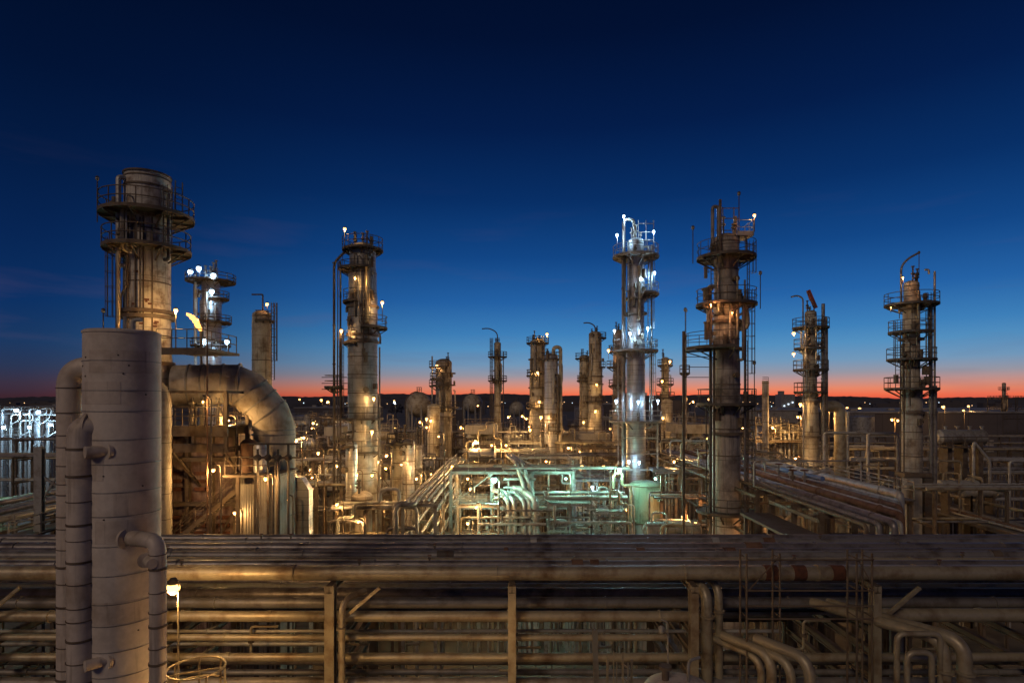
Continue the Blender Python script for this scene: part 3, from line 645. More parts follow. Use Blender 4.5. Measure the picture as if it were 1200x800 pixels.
# ------------------------------------------------------------ furnace stack, body, duct
def furnace():
    Y = 37.; px = 173; t, x, rad = tower('furnace_stack', 'mottled off-white furnace stack with two ring platforms rising behind the clad foreground column', px, Y,
        [(206, 56), (262, 55), (300, 56), (385, 58), (420, 60)], 'refractory', plats=[(254, 57), (293, 53)], seams=3.2, dome=False, cat='smokestack', rt=.035, pm='steel_brown')
    r = 28/F*Y*.853
    zt = W(0, 206, Y).z; q = MB(); q.arcslab(x, Y, zt-.9, zt-.78, r-.02, r+.05, 0, 360, 40); q.arcslab(x, Y, zt-.1, zt, r-.1, r+.07, 0, 360, 40); q.build('rim_band', 'steel_brown', t)
    z1 = W(0, 256, Y).z; z2 = W(0, 300, Y).z; z3 = W(0, 395, Y).z
    ladder(t, x+r+.5, Y-.9, z2, z1+.6, 300, 'steel_dark'); ladder(t, x+r+.9, Y-.4, z1, zt-1.5, 330, 'steel_dark')
    ladder(t, x-r-.35, Y-.5, z3-1, z2, 210, 'steel_dark')
    q = MB()
    for a in (230, 250, 272, 292, 312): q.bar((x+(r+.04)*math.cos(R(a)), Y+(r+.04)*math.sin(R(a)), z3), (x+(r+.04)*math.cos(R(a)), Y+(r+.04)*math.sin(R(a)), z1-.2), .07, .05)
    q.build('vertical_ribs', 'steel_brown', t)
    q = MB(); q.tube([(x-.4, Y-r-.12, z2-.3), (x-.4, Y-r-.12, z2-2), (x-.9, Y-r*.9, z2-2.6), (x-.9, Y-r*.9, z2-3.4)], .06, 8, bend=.2); q.tube([(x+.4, Y-r-.12, z2+2), (x+.4, Y-r-.12, z3+1)], .05, 8); q.build('conduit', 'steel_dark', t)
    tower_lamp(t, 114, 209, Y, lit=False, drop=2.7, size=.13)
    tower_lamp(t, 121, 364, Y-1, lit=False, drop=2.7, size=.13)
    tower_lamp(t, 206, 363, Y-2.2, 'warm', 480, 2.4, .13, m='steel_dark')
    rp = random.Random(9)
    for k in range(13):
        a = R(rp.uniform(205, 330)); z = rp.uniform(z3+.5, z2-1) if k < 16 else rp.uniform(z1+.5, zt-1.2); L = rp.uniform(.15, .5); q = MB()
        if True: q.arcslab(x, Y, z, z+.12, r-.01, r+.05, math.degrees(a), math.degrees(a)+L*30, 4)
        else: q.arcslab(x, Y, z, z+L, r-.01, r+.05, math.degrees(a), math.degrees(a)+4, 2)
        q.build('rust_patch', 'rust', t)
    # small platform deck at the duct top
    a, b = W(190, 410, 35), W(243, 410, 35)
    d = MB(); d.box(((a.x+b.x)/2, 36.6, a.z), (b.x-a.x+.3, 4.4, .16)); d.box(((a.x+b.x)/2, 34.36, a.z-.12), (b.x-a.x+.5, .12, .4)); p = d.build('deck', 'steel_brown', t)
    q = MB(); railing(q, [Vector((a.x, 34.42, a.z+.08)), Vector((b.x, 34.42, a.z+.08)), Vector((b.x, 38.7, a.z+.08))], t=.03, step=1.); q.build('railing', 'steel_dark', p)
    # furnace body
    bt = thing('furnace', 'rust streaked furnace box with a buckstay frame behind the clad foreground column', 'furnace', (-19, 39, 0))
    x0, x1, y0, y1 = -25.2, -17.6, 38.2, 42.5; zt = 19.9
    MB().box(((x0+x1)/2, (y0+y1)/2, zt/2), (x1-x0, y1-y0, zt)).build('wall', 'furnace_wall', bt)
    q = MB()
    for k in range(6): xx = x0+(x1-x0)*k/5; q.ibeam((xx, y0-.16, 0), (xx, y0-.16, zt), .24, .3)
    for z in (12.6, 15.4, 18.2, zt-.1): q.ibeam((x0-.2, y0-.36, z), (x1+.2, y0-.36, z), .1, .26)
    for k in (0, 2, 4): xx = x0+(x1-x0)*k/5; q.bar((xx+.3, y0-.3, 12.8), (xx+1.6, y0-.3, 15.2), .1)
    q.build('buckstays', 'steel_brown', bt)
    for k in range(9):
        xx = x0+.75+(k % 5)*1.52; z = 13.8+(k//5)*2.8
        for dz in (0, .5, 1.): q = MB(); q.box((xx, y0-.1, z+dz-.3), (.7, .16, .22)); q.build('burner_slot', 'rust', bt)
    rt = MB(); rt.box(((x0+x1)/2, 40, zt+.12), (x1-x0+.6, 4.4, .2)); rf = rt.build('roof_walk', 'steel_brown', bt)
    q = MB(); railing(q, [Vector((x0-.2, 37.9, zt+.22)), Vector((x1+.2, 37.9, zt+.22)), Vector((x1+.2, 42, zt+.22))], t=.03); q.build('railing', 'steel_brown', rf)
    # stair in front
    stair('diagonal steel stair crossing the face of the rusty furnace', (-22, 36.9, 12.2), (-16.6, 36.9, 16.6), 1.0)
    # big duct
    t = thing('flue_duct', 'huge tan round duct bending down beside the furnace', 'duct', W(322, 600, 39)*1)
    t.location = (W(322, 0, 39).x, 39, 0)
    P = [W(205, 452, 37.4), W(284, 450, 38.4), W(322, 492, 39), Vector((W(321, 0, 39).x, 39, 0))]
    mb = MB(); mb.tube(P, 1.3, 36, bend=.55, nb=1); mb.build('shell', 'duct_skin', t)
    fb = MB()
    def ring(p, d, r=1.3, w=.09): d = Vector(d).normalized(); fb.tube([Vector(p), Vector(p)+d*w], r+.055, 36)
    d = P[1]-P[0]
    for k in (.22, .42, .5, .72, .97): ring(P[0]+d*k, d)
    d2 = P[2]-P[1]; ring(P[1]+d2*.5, d2); ring(P[1]+d2*.22, d2); ring(P[1]+d2*.8, d2)
    for z in (20.0, 19.7, 17.2, 14.5): ring((P[3].x, 39, z), (0, 0, 1))
    fb.build('flanges', 'steel_pale', t)
    q = MB(); c = W(262, 441, 37.2); q.bar((c.x-.6, 37.1, c.z), (c.x+.7, 37.1, c.z), .12, .12); q.bar((c.x-.4, 37.1, c.z), (c.x-.4, 37.1, c.z-1.6), .05, .05); q.bar((c.x+.5, 37.1, c.z), (c.x+.5, 37.1, c.z-1.6), .05, .05); q.build('bracket', 'pipe_pale', t)
    # white bulbous duct end behind the column
    c = W(189, 452, 33); t = thing('elbow_duct', 'pale rounded duct elbow showing just right of the clad column', 'duct', (c.x, 33, 0))
    MB().tube([(c.x-2.2, 33.2, c.z), (c.x, 33, c.z), (c.x, 33, c.z-5), (c.x, 33, 8)], .5, 28, bend=1., nb=7).build('shell', 'shell_tan', t)
def stair(label, a, b, w=1., m='steel_brown', name='stair'):
    a, b = Vector(a), Vector(b); t = thing(name, label, 'stair', ((a.x+b.x)/2, a.y, 0), None)
    n = (b-a); s = Vector((-n.y, n.x, 0)).normalized()*w/2
    for k in (-1, 1):
        q = MB(); q.bar(a+s*k, b+s*k, .06, .26); q.build('stringer', m, t)
        q = MB(); L = int(n.length/1.2)+1
        q.tube([a+s*k+Vector((0, 0, 1)), b+s*k+Vector((0, 0, 1))], .025, 6); q.tube([a+s*k+Vector((0, 0, .55)), b+s*k+Vector((0, 0, .55))], .02, 6)
        for i in range(L+1): p = a.lerp(b, i/L)+s*k; q.tube([p, p+Vector((0, 0, 1))], .025, 6)
        q.build('handrail', m, t)
    q = MB(); N = int(abs(n.z)/.22)+1; h = Vector((n.x, n.y, 0)).normalized()
    for i in range(N): p = a.lerp(b, (i+.5)/N); q.bar(p-s, p+s, .24, .03)
    q.build('treads', m, t); q = MB()
    for p in (a, b):
        for k in (-1, 1): q.bar(p+s*k-Vector((0, 0, .1)), Vector((p.x, p.y, 0))+s*k, .1)
    q.build('supports', m, t); return t
furnace()
def box_platform():
    Y = 35.; a, b = W(197, 505, Y), W(265, 505, Y); t = thing('service_platform', 'heavy brown box framed service platform in front of the furnace', 'platform', ((a.x+b.x)/2, Y, 0))
    zt = W(0, 459, Y).z; zf = a.z+.25; zb = W(0, 530, Y).z
    MB().box(((a.x+b.x)/2, Y+1.4, zf), (b.x-a.x, 2.8, .12)).build('deck', 'steel_brown', t)
    q = MB(); q.box(((a.x+b.x)/2, Y-.02, zf-.3), (b.x-a.x+.2, .14, .5)); q.box(((a.x+b.x)/2, Y+.2, zb+.25), (b.x-a.x-.1, .14, .5)); q.box(((a.x+b.x)/2, Y+2.8, zf-.3), (b.x-a.x+.2, .14, .5)); q.build('edge_beam', 'steel_brown', t)
    for xx in (a.x, b.x):
        for yy in (Y, Y+2.8): q = MB(); q.ibeam((xx, yy, zb), (xx, yy, zt), .2, .2); q.build('column', 'steel_brown', t)
    q = MB(); q.ibeam((a.x, Y, zt), (b.x, Y, zt), .14, .14); q.ibeam((a.x, Y+2.8, zt), (b.x, Y+2.8, zt), .14, .14)
    for xx in (a.x, b.x): q.ibeam((xx, Y, zt), (xx, Y+2.8, zt), .14, .14)
    q.build('top_beams', 'steel_brown', t)
    q = MB()
    for xx in (a.x+.2, b.x-.2): q.ibeam((xx, Y, zb+.1), (xx, 38.3, zb+.1), .2, .3); q.bar((xx, Y+.1, zb), (xx, 38.2, zb-2.4), .16)
    q.build('bracket', 'steel_brown', t)
    q = MB()
    for pts in ([Vector((a.x, Y-.05, zf+.06)), Vector((b.x, Y-.05, zf+.06))], [Vector((a.x, Y+2.85, zf+.06)), Vector((b.x, Y+2.85, zf+.06))]):
        railing(q, pts, t=.035, h=1.1, step=.42)
    q.build('railing', 'steel_dark', t)
    for k, (dx, rr) in enumerate(((.7, .18), (1.35, .24), (2.3, .2))):
        v = MB(); v.lathe(a.x+dx, Y+1.4, [(rr, zf+.06), (rr, zf+1.0), (rr*.5, zf+1.15), (rr*.5, zf+1.3), (rr*1.3, zf+1.3), (rr*1.3, zf+1.4), (rr*.3, zf+1.42), (rr*.3, zf+1.7)], 16)
        tag(v.build('control_valve', 'pipe_beige'), ['squat valve at the left', 'widest valve in the middle', 'valve at the right'][k]+' of the box framed service platform', 'valve', 'valves on the service platform', pos=None)
    # tall unlit post
    p = W(243, 377, 34.6); q = thing('lamp_post', 'tall thin unlit lamp post beside the flare flame', 'lamp post', (p.x, 34.6, 0))
    lamp_mesh((p.x, 34.6, 0), p, .045, size=.1).build('post', 'pipe_rust', q)
    MB().tube([(p.x, 34.6, p.z), (p.x-.45, 34.5, p.z+.18)], .03, 6).build('arm', 'pipe_rust', q)
    bulb(q, p+Vector((-.5, -.1, .1)), 'warm', 0, .06)
box_platform()
# structure and vessel right of the furnace
def frame(cx, Y, w, d, levels, label=None, m='steel_brown', rail=True, brace=True, nx=2, deck=True, rt=.035, name='deck_tower', cw=.24, z0=0, rsides='f'):
    t = thing(name, label or 'open steel frame with decks', 'steel frame', (cx, Y+d/2, 0), 'open steel process frames')
    x0, x1 = cx-w/2, cx+w/2; zt = levels[-1]
    for i in range(nx):
        xx = x0+(x1-x0)*i/(nx-1)
        for yy in (Y, Y+d): q = MB(); q.ibeam((xx, yy, z0), (xx, yy, zt), cw, cw); q.build('column', m, t)
    for k, z in enumerate(levels):
        q = MB()
        for yy in (Y, Y+d): q.ibeam((x0-.1, yy, z-.14), (x1+.1, yy, z-.14), cw*.7, cw*1.1)
        for i in range(nx): xx = x0+(x1-x0)*i/(nx-1); q.ibeam((xx, Y, z-.15), (xx, Y+d, z-.15), cw*.7, cw)
        for i in range(1, int(d/1.5)): q.bar((x0, Y+i*1.5, z-.1), (x1, Y+i*1.5, z-.1), .1, .12)
        lv = q.build('floor_beams', m, t)
        if deck and (k == len(levels)-1 or random.random() < .6):
            f = random.uniform(.3, .6); q = MB(); q.box((cx, Y+d*f/2, z+.02), (w, d*f, .05)); q.build('grating', 'deck', lv)
        if rail: 
            q = MB(); pts = [Vector((x0, Y+d, z)), Vector((x0, Y, z)), Vector((x1, Y, z)), Vector((x1, Y+d, z))]; railing(q, pts, t=rt, step=1.6); q.build('railing', m, lv)
    if brace:
        q = MB(); zz = [z0]+list(levels)
        for k in range(len(levels)):
            if random.random() < .6:
                i = random.randrange(nx-1); xa = x0+(x1-x0)*i/(nx-1); xb = x0+(x1-x0)*(i+1)/(nx-1)
                if random.random() < .5: xa, xb = xb, xa
                q.bar((xa, Y-.02, zz[k]+.1), (xb, Y-.02, zz[k+1]-.25), .1)
        q.build('braces', m, t)
    return t

def top_kit(t, x, Y, z, r, n=3, m='steel_dark', s=1.):
    rnd = random.Random(int(x*10)+int(Y))
    for k in range(n):
        a = R(rnd.uniform(180, 360)); q = MB(); xx, yy = x+r*.6*math.cos(a), Y+r*.6*math.sin(a)
        h = rnd.uniform(.6, 1.8)*s; q.tube([(xx, yy, z-.3), (xx, yy, z+h)], .08*s, 8); q.tube([(xx, yy, z+h*.5), (xx, yy, z+h*.5+.12)], .2*s, 10); q.tube([(xx, yy, z+h-.1), (xx, yy, z+h)], .17*s, 10)
        q.build('relief_valve', m, t)
def gooseneck(t, pts, r, m='pipe_grey', name='vent_pipe', bend=.6):
    MB().tube(pts, r, 10, bend=bend).build(name, m, t)

# T1b floodlit tower far left, T1c column
t, x, rad = tower('floodlit_tower', 'distant column with platforms under cold white floodlights between the furnace stack and the flare', 247, 95,
    [(328, 22), (352, 26), (430, 28), (520, 30)], 'shell_silver', plats=[(330, 30), (350, 22, -70, 120), (378, 25, -90, 90), (405, 24)], manways=2, rt=.06, cat='tower')
for px, py, s in ((223, 318, .9), (233, 314, 0), (250, 322, 0), (248, 341, 0), (238, 398, 0), (266, 400, 0)): tower_lamp(t, px, py, 92, 'white', 420, 1.6, .42, side=0.1)
top_kit(t, x, 95, W(0, 326, 95).z, 1.6, 4, 'steel_pale', 1.6)
riser(t, x-1.9, 94, 0, W(0, 332, 95).z, .22, 'pipe_pale'); riser(t, x+.6, 92.6, W(0, 470, 95).z, W(0, 345, 95).z, .12, 'pipe_pale')
t, x, rad = tower('slim_column', 'plain tan column with a black bent vent pipe above the flue duct', 307, 70, [(368, 23), (376, 24), (470, 25)], 'shell_tan', plats=[(376, 15, -100, 100)], cat='tower', seams=5, rt=.04)
z = W(0, 368, 70).z
gooseneck(t, [(x+.1, 70, z-.2), (x+.1, 70, z+2.3), (x-1.2, 70, z+2.3)], .09, 'steel_dark', bend=.15)
ladder(t, x+1.6, 69.2, W(0, 445, 70).z, z+.2, 330, t=.04); tower_lamp(t, 313, 356, 69, 'orange', 30, 1.6, .2)
platform(t, x, 70, W(0, 437, 70).z, 1.3, 2.2, -60, 60, rt) if False else None
def flare():
    tip = W(236, 388, 86); t = thing('flare_stack', 'thin flare stack whose orange flame blows to the left over the furnace duct', 'flare', (tip.x, 86, 0))
    MB().tube([(tip.x, 86, 0), (tip.x, 86, tip.z-.3)], .14, 12).build('pole', 'steel_dark', t)
    MB().tube([(tip.x, 86, tip.z-2), (tip.x, 86, tip.z)], [.2, .26], 14).build('burner_tip', 'steel_dark', t)
    a = W(237, 389, 86); b = W(218, 367, 86); n = 14; rs = []; pts = []
    rnd = random.Random(3)
    for i in range(n+1):
        u = i/n; pts.append(a.lerp(b, u)+Vector((rnd.uniform(-.12, .12), rnd.uniform(-.1, .1), .9*math.sin(u*3.1)*.5))); rs.append(max(.05, (.42+.1*math.sin(i*2.3))*math.sin(math.pi*min(1, u*.86+.1))**.8*(1-u*.25)))
    MB().tube(pts, rs, 14).build('flame', 'flame', t)
    l = bpy.data.objects.new('flame_light', lamp_data('warm', 860, 1.)); COL.objects.link(l); l.parent = t; l.location = a.lerp(b, .5)-t.location+Vector((-.5, -2.5, 1))
flare()

# T2 tall tower left of centre
Y = 57.
t, x, rad = tower('process_tower', 'tall warm lit tower with a starry lamp on top, left of centre', 425, Y, [(291, 31), (317, 33), (345, 35), (490, 35)], 'shell_grey', plats=[(293, 24), (316, 28, 120, 300), (354, 23, 110, 270), (384, 29, -80, 60), (402, 23, 100, 260), (490, 24), (528, 26, 90, 330)], manways=4, rt=.035)
zt = W(0, 291, Y).z; r = 1.35
top_kit(t, x, Y, zt, 1.2, 5, 'steel_dark', .9)
for dx, r_ in ((-2.55, .12), (-1.95, .09), (-2.2, .05)): riser(t, x+dx, Y-.6, 0, zt-1.0+dx*.2, r_, 'steel_dark', over=[(x-.9, Y-.2, zt+.4)] if r_ > .1 else None)
riser(t, x+1.75, Y-.6, 0, W(0, 383, Y).z-2, .08, 'pipe_grey')
gooseneck(t, [(x+1.35, Y-.9, W(0, 384, Y).z), (x+1.9, Y-1, W(0, 400, Y).z+.6), (x+1.9, Y-1, W(0, 404, Y).z)], .1, 'pipe_grey')
ladder(t, x+.9, Y-1.35, W(0, 354, Y).z, W(0, 293, Y).z, 300); ladder(t, x+.7, Y-1.4, W(0, 402, Y).z, W(0, 354, Y).z, 300); ladder(t, x-1.7, Y-.7, W(0, 490, Y).z, W(0, 402, Y).z, 220)
for px, py, s, pw in ((404, 268, .13, 130), (448, 354, .13, 170), (400, 387, .13, 120)): tower_lamp(t, px, py, Y-1.6, 'warm', pw, 1.9, .17)
tower_lamp(t, 416, 325, Y-2.2, 'warm', 170, .4, .1); tower_lamp(t, 438, 466, Y-2, 'warm', 200, 1.5, .15); tower_lamp(t, 436, 505, Y-2.6, 'warm', 200, 1.5, .18)
# small cross trees on the left of it
for py in (442, 449, 456):
    z = W(0, py, Y).z; q = MB(); q.bar((W(377, 0, Y).x, Y, z), (x-1.2, Y, z), .07); q.build('pipe_bracket', 'steel_dark', t)
platform(t, x-2.6, Y, W(0, 453, Y).z, .2, 1.0, 90, 330)

# T3..T8, T10, T11
def small_tower(name, label, px, Y, segs, m, plats=(), kit=3, lamps=(), gn=None, man=2, **k):
    t, x, rad = tower(name, label, px, Y, segs, m, plats=plats, manways=man, rt=.05, **k)
    zt = W(0, segs[0][0], Y).z; top_kit(t, x, Y, zt, segs[0][1]/2/F*Y, kit, 'steel_dark', 1.2)
    for px_, py_, kind, pw in lamps: tower_lamp(t, px_, py_, Y-2.2, kind, pw, 1.6, .26)
    if gn: gooseneck(t, [(x, Y, zt), (x, Y, zt+gn*.9), (x-gn*.7, Y, zt+gn*1.25), (x-gn*1.3, Y, zt+gn*1.2)], .12, 'steel_dark', bend=gn*.5)
    return t, x
t, x = small_tower('process_tower', 'stubby lamp topped tower with tangled platforms on its left, right of the big storage sphere', 520, 110, [(424, 19), (478, 20), (540, 26)], 'shell_dark', plats=[(430, 17, 90, 290), (444, 16, 120, 270), (452, 17, 90, 300), (477, 17)], lamps=[(512, 428, 'warm', 220)], kit=4)
riser(t, x-2.0, 109, 10, W(0, 424, 110).z+1, .14, 'steel_pale')
t, x = small_tower('reactor_drum', 'wide tan lower drum tied to the stubby tower', 508, 104, [(476, 15), (530, 15)], 'shell_tan', kit=1, lamps=[(500, 490, 'warm', 260)], cat='drum')
t, x = small_tower('mast_column', 'slimmest mast column with two ring platforms and a hooked vent', 583, 130, [(402, 8), (470, 8.6), (500, 10)], 'shell_tan', plats=[(418, 11), (446, 11)], gn=2.6, man=0)
ladder(t, x-1.1, 129, W(0, 500, 130).z, W(0, 402, 130).z, 220, t=.05); riser(t, x+1.3, 129.4, 10, W(0, 412, 130).z, .1, 'steel_dark')
t, x = small_tower('process_tower', 'yellow lit rectangular looking tower left of its silver twin', 630, 110, [(400, 17), (440, 19), (520, 20)], 'shell_tan', plats=[(402, 13), (440, 13, 100, 260), (478, 13, 90, 300)], lamps=[(641, 391, 'warm', 320), (630, 436, 'warm', 160), (632, 470, 'warm', 200)], kit=4)
ladder(t, x+1.0, 108, 18, W(0, 402, 110).z, 290, t=.05)
t, x = small_tower('process_tower', 'silver tower right of its yellow lit twin, cyan lit at the foot', 646, 90, [(417, 16), (470, 17), (505, 17), (560, 18)], 'shell_silver', plats=[(421, 11), (504, 13)], lamps=[(634, 488, 'warm', 200)], kit=2)
q = MB(); q.tube([(x+.3, 89.4, W(0, 417, 90).z), (x+.3, 89.4, W(0, 407, 90).z), (x+1.35, 89.4, W(0, 407, 90).z), (x+1.35, 89.4, 0)], .28, 12, bend=.7); q.build('overhead_pipe', 'shell_tan', t)
t, x = small_tower('process_tower', 'shorter left member of the twin tan columns', 685, 122, [(418, 12), (470, 12.5), (500, 14)], 'shell_tan', plats=[(420, 11, 100, 280), (446, 9, 90, 270)], man=1)
t, x = small_tower('process_tower', 'taller right member of the twin tan columns', 697.5, 120, [(391, 15), (430, 17), (500, 18)], 'shell_tan', plats=[(396, 13, -70, 90), (430, 12, -60, 80), (470, 12)], lamps=[(699, 450, 'warm', 170), (698, 481, 'warm', 200), (684, 494, 'warm', 200)], gn=1.8)
t, x = small_tower('process_tower', 'brown column half hidden just left of the floodlit blue-white tower', 724, 105, [(388, 11), (440, 12), (510, 13)], 'shell_dark', plats=[(412, 11, 90, 270), (430, 13, 90, 270), (452, 11)], lamps=[(713, 410, 'orange', 160)], man=1)
t, x = small_tower('process_tower', 'small warm lit tower just right of the floodlit blue-white tower', 779.5, 112, [(420, 9), (466, 10)], 'shell_tan', plats=[(428, 9), (450, 10), (466, 11)], lamps=[(785, 423, 'warm', 120), (776, 446, 'warm', 120)], man=1)
t, x = small_tower('reactor_drum', 'wide pale drum at the foot of the small warm lit tower', 782, 108, [(470, 13), (505, 13)], 'shell_tan', kit=0, lamps=[(777, 489, 'warm', 120)], man=0, cat='drum')
t, x = small_tower('mast_column', 'very thin pole-like column left of the big dark tower', 802.5, 84, [(392, 4.5), (500, 5)], 'shell_dark', plats=[(437, 6)], kit=0, man=0)
tower_lamp(t, 804, 364, 84, lit=False, drop=3.4, size=.2)
t, x = small_tower('stack', 'plain thin grey stack right of the big dark tower', 897, 85, [(446, 8), (478, 8), (525, 8.6)], 'shell_dark', kit=0, man=0, dome=False, cat='smokestack')
q = MB(); p, f = arcpts(x, 85, W(0, 446, 85).z, .42, 0, 360, 8); railing(q, p, True, h=.5, t=.03); q.build('rain_guard', 'steel_dark', t)

# T9 the floodlit blue-white tower
def blue_tower():
    Y = 62.; t, x, rad = tower('floodlit_tower', 'slender silver tower glowing under blue-white floodlights, right of the picture centre', 745, Y, [(283, 20), (330, 20), (400, 22), (480, 23), (535, 23)], 'shell_silver',
        plats=[(301, 27), (345, 27, -80, 95), (411, 26), (493, 31)], manways=0, rt=.03, pm='steel_pale', band='steel_pale')
    zt = W(0, 283, Y).z
    ww = MB(); ww.tube([W(731, 303, Y), W(731, 257, Y), W(743, 257, Y), W(743, 285, Y)], .17, 12, bend=.55, nb=6); ww.build('overhead_pipe', 'pipe_pale', t)
    riser(t, W(730, 0, Y).x, Y-.4, 0, W(0, 302, Y).z, .2, 'pipe_grey'); riser(t, W(762, 0, Y).x, Y-.6, W(0, 500, Y).z, zt-.5, .09, 'pipe_pale'); riser(t, W(724, 0, Y).x, Y-.2, W(0, 600, Y).z, W(0, 410, Y).z, .06, 'pipe_pale')
    ladder(t, x+1.25, Y-.8, W(0, 411, Y).z, W(0, 345, Y).z, 300, 'steel_pale'); ladder(t, x+1.3, Y-.6, W(0, 345, Y).z, W(0, 301, Y).z, 320, 'steel_pale'); ladder(t, x+1.4, Y-.6, W(0, 493, Y).z, W(0, 411, Y).z, 320, 'steel_pale')
    nozzles(t, x, Y, .9, [W(0, 326, Y).z, W(0, 402, Y).z], m='pipe_pale', s=.3, angs=[275]); top_kit(t, x, Y, zt+.2, .8, 3, 'steel_pale', .8)
    q = MB()
    for py in (262, 272, 281): q.bar(W(748, py, Y-.3), W(766, py, Y-.3), .06)
    for px in (748, 757, 766): q.bar(W(px, 258, Y-.3), W(px, 300, Y-.3), .06)
    q.build('davit_frame', 'steel_pale', t)
    for px, py, pw, yo in ((731, 253, 260, -.6), (723, 275, 240, -.8), (766, 271, 280, -.8), (767, 319, 240, -1.0), (751, 326, 130, -1.9), (720, 387, 260, -1.2), (759, 384, 260, -1.6), (738, 390, 120, -2.1), (722, 469, 200, -1.2), (771, 469, 200, -1.2), (748, 470, 130, -2.0), (737, 540, 130, -2.0), (749, 541, 110, -2.2)):
        tower_lamp(t, px, py, Y+yo, 'white', pw, 1.5, .15, m='steel_pale', side=0)
    # lower square stage
    a, b = W(718, 493, Y), W(776, 493, Y)
    q = MB()
    for py in (512, 530, 548): z = W(0, py, Y).z; q.ibeam((W(726, 0, Y).x, Y-1.6, z), (W(766, 0, Y).x, Y-1.6, z), .1, .12)
    for px in (726, 766): q.ibeam((W(px, 0, Y).x, Y-1.6, 0), (W(px, 0, Y).x, Y-1.6, a.z), .14, .14)
    q.build('support_frame', 'pipe_pale', t)
    # green drum
    Yd = 54.; r = 19/F*Yd; x = W(757, 0, Yd).x; z1, z0 = W(0, 567, Yd).z, W(0, 611, Yd).z
    d = thing('green_drum', 'fat pale green drum at the foot of the floodlit blue-white tower', 'drum', (x, Yd, 0))
    MB().lathe(x, Yd, [(r, z0), (r, z1), (r*.85, z1+.18), (r*.4, z1+.3), (.05, z1+.33)], 48).build('shell', 'drum_green', d)
    MB().lathe(x, Yd, [(r+.05, 0), (r+.05, z0-.02)], 48).build('skirt', 'concrete', d)
    q = MB(); q.arcslab(x, Yd, z1-.12, z1-.04, r-.02, r+.05, 0, 360, 48); q.arcslab(x, Yd, z0, z0+.09, r-.02, r+.09, 0, 360, 48); q.build('rims', 'steel_brown', d)
    ladder(d, x+r+.3, Yd-.6, 8, z1, 300, 'steel_pale')
    plant_lamp(768, 560, Yd-3.2, 'cyan', 160, size=.12, label='green-white lamp on a pole just right of the green drum')
blue_tower()

